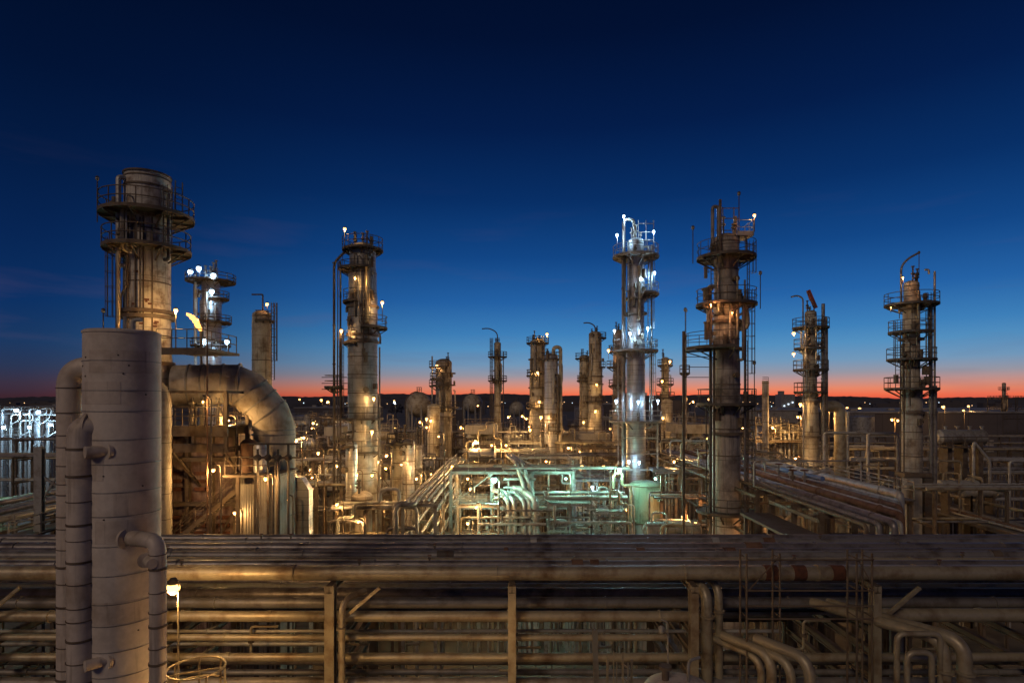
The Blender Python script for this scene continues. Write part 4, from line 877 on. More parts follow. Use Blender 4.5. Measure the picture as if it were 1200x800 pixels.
# T12 the big dark tower
def big_tower():
    Y = 44.; t, x, rad = tower('process_tower', 'big dark tower with half-ring platforms standing right of centre in front of the plant', 851, Y, [(280, 31), (303, 29), (358, 31), (420, 33), (560, 34)], 'shell_dark',
        plats=[(302, 35), (357, 36, 120, 360), (408, 50, 150, 262), (473, 35), (598, 36)], manways=0, rt=.026, seams=1.7)
    zt = W(0, 280, Y).z; r = 1.
    ladder(t, x+1.35, Y-.7, W(0, 357, Y).z, W(0, 302, Y).z, 320); ladder(t, x+1.3, Y-.6, W(0, 473, Y).z, W(0, 357, Y).z, 320); ladder(t, x+1.35, Y-.5, W(0, 598, Y).z, W(0, 473, Y).z, 320); ladder(t, x-1.2, Y-.9, W(0, 357, Y).z, W(0, 302, Y).z, 230)
    for px, y0, y1, rr, m in ((829, 640, 360, .11, 'steel_dark'), (833, 640, 400, .08, 'steel_brown'), (868.5, 640, 330, .07, 'pipe_grey'), (872, 640, 400, .05, 'steel_dark'), (824, 640, 470, .05, 'steel_dark')):
        riser(t, W(px, 0, Y).x, Y-.7, 0, W(0, y1, Y).z, rr, m)
    q = MB(); z = W(0, 240, Y).z; q.tube([W(835, 302, Y-.6), W(835, 242, Y-.6), W(842, 242, Y-.6), W(842, 280, Y-.6)], .12, 12, bend=.35); q.build('overhead_pipe', 'pipe_grey', t)
    q = MB(); q.tube([W(844, 298, Y-1.2), W(844, 234, Y-1.2)], .1, 10); q.build('vent_pipe', 'steel_brown', t)
    top_kit(t, x+.2, Y, zt+.3, .8, 5, 'pipe_beige', .8)
    q = MB()
    for px in (847, 860, 866): q.bar(W(px, 243, Y), W(px, 285, Y), .06)
    for py in (244, 256, 270): q.bar(W(838, py, Y), W(866, py, Y), .05)
    q.build('davit_frame', 'steel_brown', t)
    # lit box platform top right
    a, b = W(864, 275, Y-.8), W(883, 275, Y-.8)
    q = MB(); q.box(((a.x+b.x)/2, Y, a.z), (b.x-a.x, 1.6, .08)); q.box(((a.x+b.x)/2, Y-.82, a.z+.12), (b.x-a.x, .04, .3)); q.box((b.x+.02, Y, a.z+.12), (.04, 1.6, .3)); p = q.build('box_platform', 'pipe_pale', t)
    q = MB(); railing(q, [Vector((a.x, Y-.8, a.z)), Vector((b.x, Y-.8, a.z)), Vector((b.x, Y+.8, a.z))], t=.028, step=.9); q.build('railing', 'pipe_pale', p)
    q = MB(); q.bar((a.x+.2, Y, a.z), (a.x+.2, Y, W(0, 302, Y).z), .08); q.bar((b.x-.2, Y, a.z), (b.x-.2, Y, W(0, 302, Y).z), .08); q.build('platform_legs', 'steel_brown', t)
    # elbows and exchangers left and right
    q = MB(); q.tube([W(858, 352, Y-1.05), W(873, 358, Y-.9), W(876, 370, Y-.8), W(876, 384, Y-.8), W(864, 386, Y-.8)], .17, 12, bend=.4); q.build('side_elbow', 'pipe_beige', t)
    for (px, py0, py1, rr) in ((827, 313, 326, .16), (829, 338, 352, .42), (828, 377, 398, .22), (833, 370, 402, .16)):
        q = MB(); q.tube([W(px, py1, Y-.7), W(px, py0, Y-.7)], rr*.75, 16); q.tube([W(px, py0+2, Y-.7), W(px, py0, Y-.7)], rr, 16); q.build('side_vessel', 'steel_brown', t)
    nozzles(t, x, Y, 1.0, [W(0, 330, Y).z, W(0, 372, Y).z, W(0, 380, Y).z, W(0, 440, Y).z], angs=[285], s=.2)
    for px, py, lit, drop in ((812, 267, 0, 2.6), (866, 227, 0, 3.4), (891, 320, 0, 2.6)): tower_lamp(t, px, py, Y-.5, lit=False, drop=drop, size=.14)
    tower_lamp(t, 803, 363, Y-.5, lit=False, drop=2.2, size=.14); tower_lamp(t, 884, 252, Y-1, 'orange', 45, 1.2, .12)
    tower_lamp(t, 884, 425, Y-.6, lit=False, drop=2.6, size=.14)
    tower_lamp(t, 833, 356.5, Y-1.7, 'orange', 260, .35, .06); tower_lamp(t, 858, 366, Y-2.2, 'orange', 120, .5, .06)
    q = MB(); q.tube([W(801, 640, Y-.4), W(801, 388, Y-.4)], .1, 10); q.build('support_post', 'steel_dark', t)
    q = MB()
    for py in (418, 430, 442): q.bar(W(801, py, Y-.4), W(834, py, Y-.4), .05)
    q.build('pipe_bracket', 'steel_dark', t)
big_tower()

# T13 tower with the red davit
def davit_tower():
    Y = 70.; t, x, rad = tower('process_tower', 'tower with a red davit arm on top and two lamps on its left side', 950, Y, [(366, 14), (384, 15), (458, 18), (500, 20)], 'shell_tan',
        plats=[(384, 22), (408, 20, 110, 300), (433, 21), (459, 20)], manways=3, rt=.04)
    zt = W(0, 366, Y).z
    q = MB(); q.bar(W(956, 361, Y-.3), W(947, 340, Y-.3), .45, .3); q.bar(W(947, 341, Y-.3), W(951, 352, Y-.3), .3, .3); q.build('davit', 'red_paint', t)
    gooseneck(t, [W(941, 384, Y-.5), W(941, 349, Y-.5), W(934, 346, Y-.5), W(927, 348, Y-.5)], .09, 'pipe_grey', bend=.6)
    top_kit(t, x, Y, zt, .7, 4, 'steel_dark', .9)
    for px, rr, y1 in ((961, .2, 357), (964.5, .12, 372), (966, .07, 384), (938, .08, 410)): riser(t, W(px, 0, Y).x, Y-.7, 0, W(0, y1, Y).z, rr, 'pipe_grey')
    ladder(t, x+.9, Y-.9, W(0, 540, Y).z, W(0, 459, Y).z, 300); ladder(t, x+.6, Y-.9, W(0, 433, Y).z, W(0, 384, Y).z, 300)
    for px, py, pw in ((930, 390, 100), (930, 414, 100), (938, 473, 150)): tower_lamp(t, px, py, Y-1, 'warm', pw, -.0+.4, .2)
davit_tower()
# T14 rightmost tower
def right_tower():
    Y = 58.; t, x, rad = tower('process_tower', 'rightmost tall tower with four platforms and a concrete-coloured foot', 1068, Y, [(332, 19), (356, 21), (455, 27), (556, 27), (558, 20)], 'shell_tan',
        plats=[(357, 33), (389, 28, 100, 300), (421, 30), (455, 33)], manways=4, rt=.035)
    zt = W(0, 332, Y).z
    gooseneck(t, [W(1056, 357, Y-.6), W(1056, 312, Y-.6), W(1064, 303, Y-.6), W(1077, 296, Y-.6)], .1, 'pipe_grey', bend=.9)
    top_kit(t, x, Y, zt, .8, 6, 'steel_dark', .9)
    for px, rr, y1, m in ((1084, .17, 356, 'pipe_grey'), (1088.5, .2, 452, 'pipe_grey'), (1088.5, .1, 320, 'pipe_pale'), (1049, .06, 389, 'steel_dark'), (1053, .06, 400, 'steel_dark')): riser(t, W(px, 0, Y).x, Y-.8, 0, W(0, y1, Y).z, rr, m)
    q = MB(); q.tube([W(1088.5, 321, Y-.8), W(1088.5, 316, Y-.8), W(1084, 316, Y-.8)], .1, 10, bend=.2); q.build('pipe_crook', 'pipe_pale', t)
    ladder(t, x+.9, Y-.9, W(0, 421, Y).z, W(0, 357, Y).z, 300); ladder(t, x-1.6, Y-.5, W(0, 455, Y).z, W(0, 389, Y).z, 230)
    for px, py, rr in ((1086, 434, .4), (1087, 446, .3), (1050, 444, .22)): q = MB(); q.tube([W(px, py+5, Y-1), W(px, py-5, Y-1)], rr, 14); q.build('side_vessel', 'steel_brown', t)
    tower_lamp(t, 1058, 325, Y-1.5, 'orange', 90, .6, .1); tower_lamp(t, 1077, 296, Y, lit=False, drop=2.2, size=.13); tower_lamp(t, 1054, 366, Y-1.4, lit=False, drop=.6, size=.12)
    tower_lamp(t, 1044, 360, Y-1, 'warm', 40, -.3+.8, .07)
    q = MB(); c = W(1068, 556, Y-1.2); q.box((c.x+.4, Y-.9, c.z), (2.6, 1.4, .4)); q.build('ring_girder', 'steel_brown', t)
    for px, w, m in ((1062, .75, 'concrete'), (1071, .7, 'concrete'), (1083, .75, 'steel_dark')):
        q = MB(); q.box((W(px, 0, Y-1.2).x, Y-1.5, c.z/2-.1), (w, .7, c.z-.3)); q.build('leg', m, t)
right_tower()

# ------------------------------------------------------------ racks running away from the viewer
def yrack(label, xs, y0, y1, zs, step=6, m='steel_brown'):
    t = thing('pipe_rack', label, 'pipe rack', ((xs[0]+xs[-1])/2, (y0+y1)/2, 0))
    y = y0
    while y <= y1+.1:
        q = MB()
        for x in xs: q.ibeam((x, y, 0), (x, y, zs[0]), .24, .24)
        q.build('column_pair', m, t)
        q = MB()
        for z in zs: q.ibeam((xs[0]-.2, y, z-.13), (xs[-1]+.2, y, z-.13), .18, .24)
        q.build('cross_beam', m, t); y += step
    for z in zs:
        q = MB()
        for x in (xs[0]-.13, xs[-1]+.13): q.ibeam((x, y0, z-.4), (x, y1, z-.4), .14, .2)
        q.build('long_beam', m, t)
    return t
def ypipe(x, y0, y1, z, r, m, label, grp, pts=None):
    t = thing('rack_pipe', label, 'pipe', (x, (y0+y1)/2, z), grp, 'x')
    P = (pts or [])+[(x, y0, z), (x, y1, z)]
    MB().tube(P, r, 14, bend=max(.3, r*3)).build('pipe', m, t)
    y = y0+1.2
    while y < y1: q = MB(); q.tube([(x, y, z), (x, y+.08, z)], r*1.25, 14); q.build('flange', m, t); y += random.uniform(5, 10)
    return t
# right rack
yrack('wide pipe rack running away from the viewer at right, left of the walkway', [16.2, 24.4], 39.5, 69.5, [16.0, 13.2])
yrack('narrow near end of the right hand pipe rack, by the near rack', [16.3, 19.8], 31.5, 37.5, [16.0, 13.2], 3)
GR = 'pipes on the right hand rack running away'
rnd = random.Random(11)
for k, (x, r, m, lb) in enumerate([(16.6, .1, 'steel_brown', 'thin brown pipe on the left edge of the right rack'), (17.2, .14, 'pipe_grey', 'grey pipe second from the left edge of the right rack'), (17.9, .18, 'pipe_purple', 'dark pipe third from the left on the right rack'),
        (18.6, .1, 'pipe_pale', 'thin pale pipe fourth from the left on the right rack'), (19.4, .2, 'pipe_rust', 'rust red thick pipe left of the middle of the right rack'), (20.2, .13, 'pipe_pale', 'pale pipe in the middle of the right rack'),
        (21.0, .16, 'pipe_rust', 'rust brown pipe right of the middle of the right rack'), (21.8, .13, 'pipe_grey', 'grey pipe third from the right edge of the right rack'), (22.5, .1, 'pipe_pale', 'thin pale pipe second from the right edge of the right rack'), (23.4, .26, 'pipe_pale', 'thickest pale pipe along the right edge of the right rack')]):
    ys = max(28.5, x/.64); ypipe(x, ys, 69, 16.0+r+.004, r, m, lb, GR, [(x, ys-.5, 2), (x, ys-.5, 16.0+r+.004)])
t = thing('walkway', 'long railed walkway running away along the right rack', 'walkway', (25.3, 54, 15.5))
q = MB(); q.box((25.3, 54, 15.5), (1.4, 31, .08)); q.ibeam((24.7, 38.6, 15.3), (24.7, 69.5, 15.3), .14, .3); q.ibeam((25.95, 38.6, 15.3), (25.95, 69.5, 15.3), .14, .3); q.build('deck', 'deck', t)
for k in range(6): q = MB(); q.ibeam((25.95, 39+k*6, 0), (25.95, 39+k*6, 15.15), .2, .2); q.build('column', 'steel_brown', t)
for x in (24.72, 25.98): q = MB(); railing(q, [Vector((x, 38.6, 15.54)), Vector((x, 69.5, 15.54))], t=.045, step=2.6, h=1.15); q.build('railing', 'pipe_beige', t)
t = thing('loading_deck', 'wide plated deck with a pipe rail right of the rightmost tower foot', 'deck', (45, 58, 11))
for k in range(5): MB().box((44.3, 48.6+k*3.6, 10.9), (5.4, 3.55, .1)).build('plate', 'deck', t)
for k in range(4):
    for x in (41.8, 46.8): q = MB(); q.ibeam((x, 48+k*5, 0), (x, 48+k*5, 10.75), .24, .24); q.build('column', 'steel_brown', t)
for x in (41.7, 47.0): q = MB(); q.ibeam((x, 46.8, 10.7), (x, 64.8, 10.7), .16, .3); q.build('edge_beam', 'steel_brown', t)
q = MB(); q.tube([(45.4, 44, 12.1), (45.4, 70, 12.1)], .17, 12); q.build('rail_pipe', 'pipe_beige', t)
for k in range(5): q = MB(); q.bar((45.4, 48+k*3.9, 10.95), (45.4, 48+k*3.9, 12.05), .14); q.build('rail_post', 'steel_brown', t)
for k, x in enumerate((42.3, 43.0, 43.8)): q = MB(); q.tube([(x, 45, 11.15), (x, 69, 11.15)], .1+.04*k, 12); q.build('floor_pipe', ['pipe_pale', 'pipe_rust', 'pipe_grey'][k], t)
# blue sheeted trough
p = W(963, 582, 40); q = MB(); q.tube([(20.6, 39.6, 16.75), (20.3, 45, 16.75)], .16, 12); tag(q.build('blue_pipe', 'blue_tarp'), 'short blue wrapped pipe on the right rack in front of the dark roof', 'pipe')
tt = thing('tube_arch', 'pale inverted-U pipe standing on the right rack', 'pipe', W(976, 580, 44)); a = W(966, 551, 44); b = W(976, 551, 44)
MB().tube([W(950, 556, 44), a, b+Vector((0, 0, 0)), W(976, 582, 44)], .11, 12, bend=.3).build('pipe', 'pipe_pale', tt)
# dark roof at lower middle right
t = thing('shelter', 'low dark shelter roof left of the right rack by the big dark tower', 'shelter', (15.1, 34.2, 0))
a, b = 13.2, 16.0
MB().box((15.1, 34.2, 14.9), (1.8, 6, .14)).build('roof', 'steel_dark', t)
for x in (14.4, 15.8):
    for y in (31.6, 36.8): MB().bar((x, y, 0), (x, y, 14.83), .16).build('post', 'steel_dark', t)
# orange-lit bent tubes
def bent_tubes(px, py, Y, label, m, n=3, s=1.):
    c = W(px, py, Y); t = thing('tube_bundle', label, 'pipes', (c.x, Y, 0)); rn = random.Random(px)
    for k in range(n):
        x = c.x+(k-n/2)*.75*s; MB().tube([(x, Y, 0), (x, Y, c.z), (x+.55*s, Y+.1, c.z+.3*s), (x+.75*s, Y, c.z-1.6*s), (x+.75*s, Y, 0)], .11*s, 12, bend=.35*s).build('tube', m, t)
bent_tubes(920, 608, 44, 'arched tubes glowing orange at the foot of the big dark tower', 'pipe_beige', 4)
plant_lamp(916, 622, 42, 'orange', 170, size=.15, label='orange lamp low beside the arched tubes')
# left bundle rack (x -8.2 .. -6.2)
yrack('narrow pipe rack running away below the left tower, topped by parallel pipes', [-8.4, -5.9], 46, 78, [14.0, 11.6, 9.4], 5.5, 'steel_pale')
GL = 'parallel pipes on the left rack running away'
for k, (x, r, m, lb) in enumerate([(-8.15, .13, 'pipe_grey', 'leftmost grey pipe of the parallel bundle that bends down to the left'), (-7.75, .1, 'pipe_pale', 'second from left thin pale pipe of the parallel bundle'), (-7.35, .16, 'pipe_grey', 'third from left thick pipe of the parallel bundle'),
        (-6.95, .12, 'pipe_purple', 'middle dark pipe of the parallel bundle'), (-6.55, .13, 'pipe_grey', 'second from right pipe of the parallel bundle'), (-6.1, .1, 'pipe_pale', 'rightmost thin pale pipe of the parallel bundle')]):
    pts = None
    if k in (0, 2): o = .5*k; pts = [(-14-o, 45-o*.5, 11.2-o*.4), (-9.2+.0, 45-o*.5, 11.2-o*.4), (-9.0, 45-o*.5, 14+r), ]
    if k == 0: pts = [(-13.5, 45, 11.6), (-8.9, 45.2, 11.6), (-8.9, 45.2, 14.15), (-8.15, 45.6, 14.15)]
    if k == 2: pts = [(-15, 44.4, 10.9), (-8.6, 44.4, 10.9), (-8.6, 44.4, 14.17), (-7.35, 44.6, 14.17)]
    ypipe(x, 46, 78, 14.0+r+.004, r, m, lb, GL, pts)
for k, (x, z) in enumerate(((-7.9, 11.6), (-7.0, 11.6), (-6.2, 11.6), (-7.6, 9.4), (-6.5, 9.4))):
    ypipe(x, 46, 78, z+.12, .11, 'pipe_pale', ['left', 'middle', 'right', 'left', 'right'][k]+' pipe on the %s level of the narrow rack running away' % ('middle' if z > 10 else 'lowest'), GL)
# left edge rack
yrack('steel pipe rack running away at the far left edge', [-41, -31.5], 34, 76, [14.2, 11.8], 7)
for k, (x, r, m) in enumerate([(-32.2, .2, 'pipe_pale'), (-33.4, .12, 'pipe_grey'), (-34.6, .2, 'pipe_purple'), (-36, .14, 'pipe_grey'), (-37.6, .2, 'pipe_purple'), (-39, .12, 'pipe_pale')]):
    ypipe(x, 34, 76, 14.2+r+.004, r, m, ['right edge pale', 'second from right thin grey', 'third from right dark', 'fourth from right grey', 'fifth from right dark', 'leftmost pale'][k]+' pipe on the far left rack', 'pipes on the far left rack')
t = thing('walkway', 'green lit railed walkway at the far left edge', 'walkway', (-29.5, 45, 13.6))
q = MB(); q.box((-30.3, 48, 13.6), (1.6, 26, .1)); q.build('deck', 'deck', t)
for x in (-29.5, -31.1): q = MB(); railing(q, [Vector((x, 35, 13.65)), Vector((x, 61, 13.65))], t=.05, step=2.4, h=1.2); q.build('railing', 'pipe_pale', t)
for k in range(4): q = MB(); q.ibeam((-29.6, 37+k*7, 0), (-29.6, 37+k*7, 13.5), .2, .2); q.build('column', 'steel_pale', t)
plant_lamp(20, 586, 42, 'cyan', 500, size=.16, label='green-white lamp above the far left railed walkway') if False else None
plant_lamp(-30, 560, 44, 'cyan', 900, size=.16, label='green-white lamp at the far left edge above the railed walkway')
t = thing('rusty_hopper', 'rusty panelled tower with a pale corner post at left, beside the clad column', 'structure', (-28.6, 38, 0))
a = W(53, 512, 38); b = W(80, 512, 38)
MB().box(((a.x+b.x)/2+.6, 39.4, a.z/2), (b.x-a.x, 2.6, a.z)).build('wall', 'furnace_wall', t)
q = MB(); q.ibeam((a.x-.3, 37.9, 0), (a.x-.3, 37.9, W(0, 523, 38).z), .5, .3); q.build('corner_post', 'pipe_pale', t)
q = MB(); q.bar((a.x-.2, 37.95, 17.2), (b.x, 37.95, 16.0), .12); q.bar((a.x-.2, 37.95, 15.5), (b.x, 37.95, 18.2), .1); q.build('brace', 'steel_pale', t)
# floodlit unit at far left
for k, (px, Y, w, d, n) in enumerate(((8, 118, 9, 7, 4), (30, 112, 8, 6, 4), (52, 116, 9, 6, 4), (-14, 120, 8, 7, 4))):
    frame((px-600)/F*Y, Y, w, d, [6, 11, 15.5, 19.5][:n], 'pale floodlit frame at far left, '+['second from the left edge', 'third from the left edge', 'nearest the clad column', 'touching the left edge'][k], 'pipe_pale', nx=3, rt=.07)
def wl(px, py, Y, pw, lab, s=.3, kind='white'): return plant_lamp(px, py, Y, kind, pw, size=s, label=lab)
wl(19, 480, 108, 1500, 'brightest white floodlight at far left', .4); wl(45, 482, 106, 1400, 'white floodlight nearest the clad column at far left', .4); wl(4, 500, 104, 800, 'low white floodlight at the far left edge', .34)
wl(34, 500, 106, 800, 'low white floodlight between two brighter ones at far left', .3); wl(60, 497, 108, 800, 'low white floodlight half behind the clad column', .3)
for k, (px, Y, r, zt) in enumerate(((2, 112, 1.2, 19.4), (46, 112, 1.0, 19.8))):
    small_tower('vertical_drum', ['silver drum at the left edge under white floodlights', 'narrower silver drum under white floodlights near the clad column'][k], px, Y, [(HZ+(H-zt)*F/Y, 2*r*F/Y), (HZ+(H-zt+4)*F/Y, 2*r*F/Y)], 'shell_silver', kit=1, man=0, cat='drum')

for k in range(6):
    px = 2+k*11; z = 20.3-(k % 3)*1.1; x = (px-600)/F*109; t = thing('pipe_run', 'white lit bent pipe at far left by the floodlit frames', 'pipe', (x, 109, 0), 'white lit bent pipes at far left')
    MB().tube([(x, 109, 0), (x, 109, z), (x+3.4, 109+k % 2, z), (x+3.4, 109, z-2-k % 3), (x+1.5, 109, z-3-k % 3), (x+1.5, 109, 0)], .15, 10, bend=.6).build('pipe', 'pipe_pale', t)
# ------------------------------------------------------------ hero pieces of the middle ground
# cyan-lit frame with crossing pipes
C1 = frame(W(600, 0, 56).x, 55, 12.5*.9, 6, [8.5, 12.2, 15.4], 'tall pale frame lit cyan in the middle of the plant', 'steel_pale', nx=4, rt=.035)
GC = 'pipes around the cyan-lit frame'
def xpipe(px0, px1, py, Y, r, m, label, ends=(0, 0), grp=GC, name='pipe_run'):
    a, b = W(px0, py, Y), W(px1, py, Y); pts = [a, b]
    if ends[0]: pts = [a+Vector((0, 0, ends[0]))]+pts
    if ends[1]: pts = pts+[b+Vector((0, 0, ends[1]))]
    c = (a+b)/2; t = thing(name, label, 'pipe', (c.x, Y, c.z), grp, 'y')
    MB().tube(pts, r, 12, bend=max(.35, r*2.6)).build('pipe', m, t)
    q = MB(); n = max(1, int((b.x-a.x)/4))
    for k in range(n): x = a.x+(b.x-a.x)*(k+.5)/n; q.tube([(x, Y, a.z), (x+.08, Y, a.z)], r*1.3, 12)
    q.build('flanges', m, t)
    # trestles that carry it
    q = MB()
    for k in range(2): x = a.x+(b.x-a.x)*(.15+.7*k); q.bar((x, Y+r+.06, 0), (x, Y+r+.06, a.z+r), .12); q.bar((x, Y-r-.3, a.z-r-.06), (x, Y+r+.3, a.z-r-.06), .1)
    q.build('trestle', 'steel_pale', t); return t
xpipe(588, 738, 548, 54, .14, 'pipe_pale', 'long straight pale pipe, highest of those crossing the cyan-lit frame')
xpipe(590, 628, 561, 54.4, .12, 'pipe_pale', 'short pale pipe level with the bright cyan lamp')
xpipe(590, 625, 571, 54.4, .1, 'pipe_pale', 'thin short pale pipe just below the bright cyan lamp')
xpipe(592, 728, 577, 53.6, .15, 'pipe_pale', 'long pale pipe with its right end bent down at the cyan-lit frame', (0, -2.5))
xpipe(640, 735, 583, 52, .2, 'pipe_pale', 'thickest pale pipe right of the cyan-lit frame', (.6, 0))
xpipe(590, 735, 606, 51, .09, 'pipe_pale', 'thin pale pipe low on the cyan-lit frame')
xpipe(588, 660, 598, 50, .08, 'pipe_grey', 'thin grey rail-like pipe low at the cyan-lit frame', (-1, 0))
xpipe(560, 640, 614, 49, .12, 'pipe_pale', 'lowest pale pipe at the left of the cyan-lit frame')
xpipe(650, 740, 612, 49, .12, 'pipe_pale', 'lowest pale pipe at the right of the cyan-lit frame', (1.4, -2))
xpipe(540, 600, 606, 52, .1, 'pipe_beige', 'tan pipe left of the cyan-lit frame', (-2, 1))
def elbow_up(px, py, Y, r, label, dx=1.4, m='pipe_pale'):
    p = W(px, py, Y); t = thing('elbow_pipe', label, 'pipe', (p.x, Y, 0), 'upright elbow pipes in the cyan-lit frame')
    MB().tube([(p.x, Y, 0), (p.x, Y, p.z), (p.x-dx*.6, Y+dx*1.6, p.z+.5), (p.x-dx, Y+3.5, p.z+.5)], r, 14, bend=.5).build('pipe', m, t)
    q = MB(); q.tube([(p.x, Y, p.z-1.6), (p.x, Y, p.z-1.5)], r*1.4, 14); q.tube([(p.x, Y, p.z-1.2), (p.x, Y, p.z-1.1)], r*1.4, 14); q.build('flanges', m, t)
for k, px in enumerate((596, 603, 615, 621)): elbow_up(px, 588, 51.5, .2, ['leftmost', 'second from left', 'third from left', 'fourth from left'][k]+' of five upright elbow pipes under the cyan lamp')
elbow_up(628, 586, 50.8, .28, 'fattest and rightmost of five upright elbow pipes under the cyan lamp', 1.9)
for k, px in enumerate((612, 619)):
    a = W(px, 560, 53); t = thing('slanted_pipe', ['left', 'right'][k]+' of two fat slanted pipes rising through the cyan-lit frame', 'pipe', (a.x, 53, 0), GC)
    MB().tube([(a.x+.6, 52.5, 0), (a.x+.6, 52.5, W(0, 588, 53).z), (a.x-.5, 55, W(0, 545, 53).z), (a.x-1.4, 64, W(0, 538, 60).z)], .2, 14, bend=.6).build('pipe', 'pipe_pale', t)
plant_lamp(579, 561, 52.3, 'cyan', 900, size=.3, label='brightest cyan lamp at the left end of the cyan-lit frame')
plant_lamp(726, 549, 52, 'cyan', 600, size=.22, label='bright cyan lamp left of the floodlit tower foot', arm=-.4)
plant_lamp(720, 573, 55, 'white', 200, size=.18, label='small white lamp left of the green drum'); plant_lamp(663, 560, 53, 'cyan', 420, size=.13, label='small green-white lamp right of the silver tower foot')
# ground lamps behind the near rack
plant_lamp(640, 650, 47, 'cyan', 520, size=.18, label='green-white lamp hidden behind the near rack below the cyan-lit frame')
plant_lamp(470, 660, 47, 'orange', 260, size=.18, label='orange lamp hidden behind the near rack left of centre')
for k, (px, Y, w, lv) in enumerate(((560, 51, 3.4, [7.5, 10.4, 13.0]), (668, 50.5, 3.6, [8.4, 11.0, 13.2]), (700, 57, 4.2, [8, 11.4, 14.4]), (715, 50, 2.4, [8, 10.6, 12.6]), (640, 48.8, 4.4, [7.6, 10.0]))):
    frame((px-600)/F*Y, Y, w, 2.2, lv, 'slim pale lattice frame, %s of five round the cyan-lit frame' % ['leftmost', 'middle', 'fourth', 'rightmost', 'second'][k], 'steel_pale', nx=3, cw=.13, rt=.026)
rq = random.Random(17)
for k in range(22):
    px = rq.uniform(548, 730); Y = rq.uniform(48.5, 58); z = rq.uniform(8.5, 15.5); x = (px-600)/F*Y; L = rq.uniform(1.5, 5); r = rq.choice([.05, .07, .1, .14])
    if 735 < PX((x+L, Y)): L = 1.5
    t = thing('small_pipe', '%s pale pipe loop in the cyan-lit lattice' % ('thin' if r < .08 else 'thicker'), 'pipe', (x, Y, 0), 'pipe loops in the cyan-lit lattice')
    MB().tube([(x, Y, 0), (x, Y, z), (x+L*.5, Y, z), (x+L*.5, Y, z-1.1), (x+L, Y, z-1.1), (x+L, Y, 0)], r, 8, bend=.25).build('pipe', rq.choice(['pipe_pale', 'pipe_pale', 'pipe_beige']), t)
    q = MB(); q.lathe(x, Y-.3, [(.2, z-1.4), (.2, z-1.34)], 12); q.tube([(x, Y, z-1.37), (x, Y-.3, z-1.37)], .03, 6); q.build('hand_wheel', 'rust', t)
for k in range(14):
    x = rq.choice([17.2, 17.9, 18.6, 19.4, 20.2, 21.0, 21.8]); Y = rq.uniform(41, 66); t = thing('valve', 'hand wheel valve standing on the right rack', 'valve', (x, Y, 16.1), 'valves on the right rack')
    q = MB(); q.tube([(x, Y, 16.3), (x, Y, 17.1)], .07, 8); q.tube([(x, Y, 16.5), (x, Y, 16.75)], .17, 10); q.build('body', rq.choice(['steel_pale', 'steel_brown', 'pipe_grey']), t)
    q = MB(); pts, f = arcpts(x, Y, 17.12, .26, 0, 360, 12); q.tube(pts, .03, 5, closed=True); q.bar((x-.26, Y, 17.12), (x+.26, Y, 17.12), .03); q.build('hand_wheel', 'rust', t)
for k in range(7):
    Y = 41.5+k*4+rq.uniform(-1, 1); x0_ = 16.5; x1_ = rq.choice([19.5, 21.5, 23.8]); z = rq.uniform(17.1, 17.9); t = thing('pipe_hoop', 'pale pipe hoop crossing over the right rack pipes', 'pipe', ((x0_+x1_)/2, Y, 16.2), 'hoops over the right rack')
    MB().tube([(x0_, Y, 16.1), (x0_, Y, z), (x1_, Y, z), (x1_, Y, 16.1)], rq.choice([.06, .09]), 8, bend=.3).build('pipe', rq.choice(['pipe_pale', 'pipe_beige']), t)
plant_lamp(1040, 645, 50, 'warm', 520, size=.15, label='added amber lamp hidden behind the near rack by the rightmost tower foot'); plant_lamp(838, 650, 39, 'warm', 200, size=.12, label='added amber lamp hidden behind the near rack by the dark tower foot'); plant_lamp(925, 655, 60, 'warm', 300, size=.12, label='amber lamp low between the dark and red davit towers')  # the lamps hidden behind the rack are added to brighten the towers
# air cooler bank
def air_cooler(px0, px1, py, Y, label, h=1.5, d=8):
    a, b = W(px0, py, Y), W(px1, py, Y); t = thing('air_cooler', label, 'air cooler', ((a.x+b.x)/2, Y+d/2, 0), 'air cooler banks')
    z = a.z-h
    MB().box(((a.x+b.x)/2, Y+d/2, z+h/2), (b.x-a.x, d, h)).build('housing', 'concrete', t)
    n = max(2, int((b.x-a.x)/3.5))
    for k in range(n):
        x = a.x+(b.x-a.x)*(k+.5)/n; q = MB(); q.lathe(x, Y+d*.5, [(1.5, z-.8), (1.25, z-.1)], 20); q.build('fan_ring', 'steel_pale', t)
        q = MB(); q.ibeam((x-1.5, Y, 0), (x-1.5, Y, z), .2, .2); q.ibeam((x-1.5, Y+d, 0), (x-1.5, Y+d, z), .2, .2); q.build('leg', 'steel_brown', t)
    q = MB(); railing(q, [Vector((a.x, Y, a.z)), Vector((b.x, Y, a.z))], t=.05); q.build('railing', 'steel_brown', t)
air_cooler(660, 715, 508, 92, 'long pale air cooler bank left of the floodlit tower'); air_cooler(545, 582, 498, 100, 'dark roofed cooler bank below the slim mast column')
air_cooler(795, 832, 497, 96, 'cooler bank left of the big dark tower'); air_cooler(380, 402, 500, 98, 'cooler bank left of the tall warm lit tower')
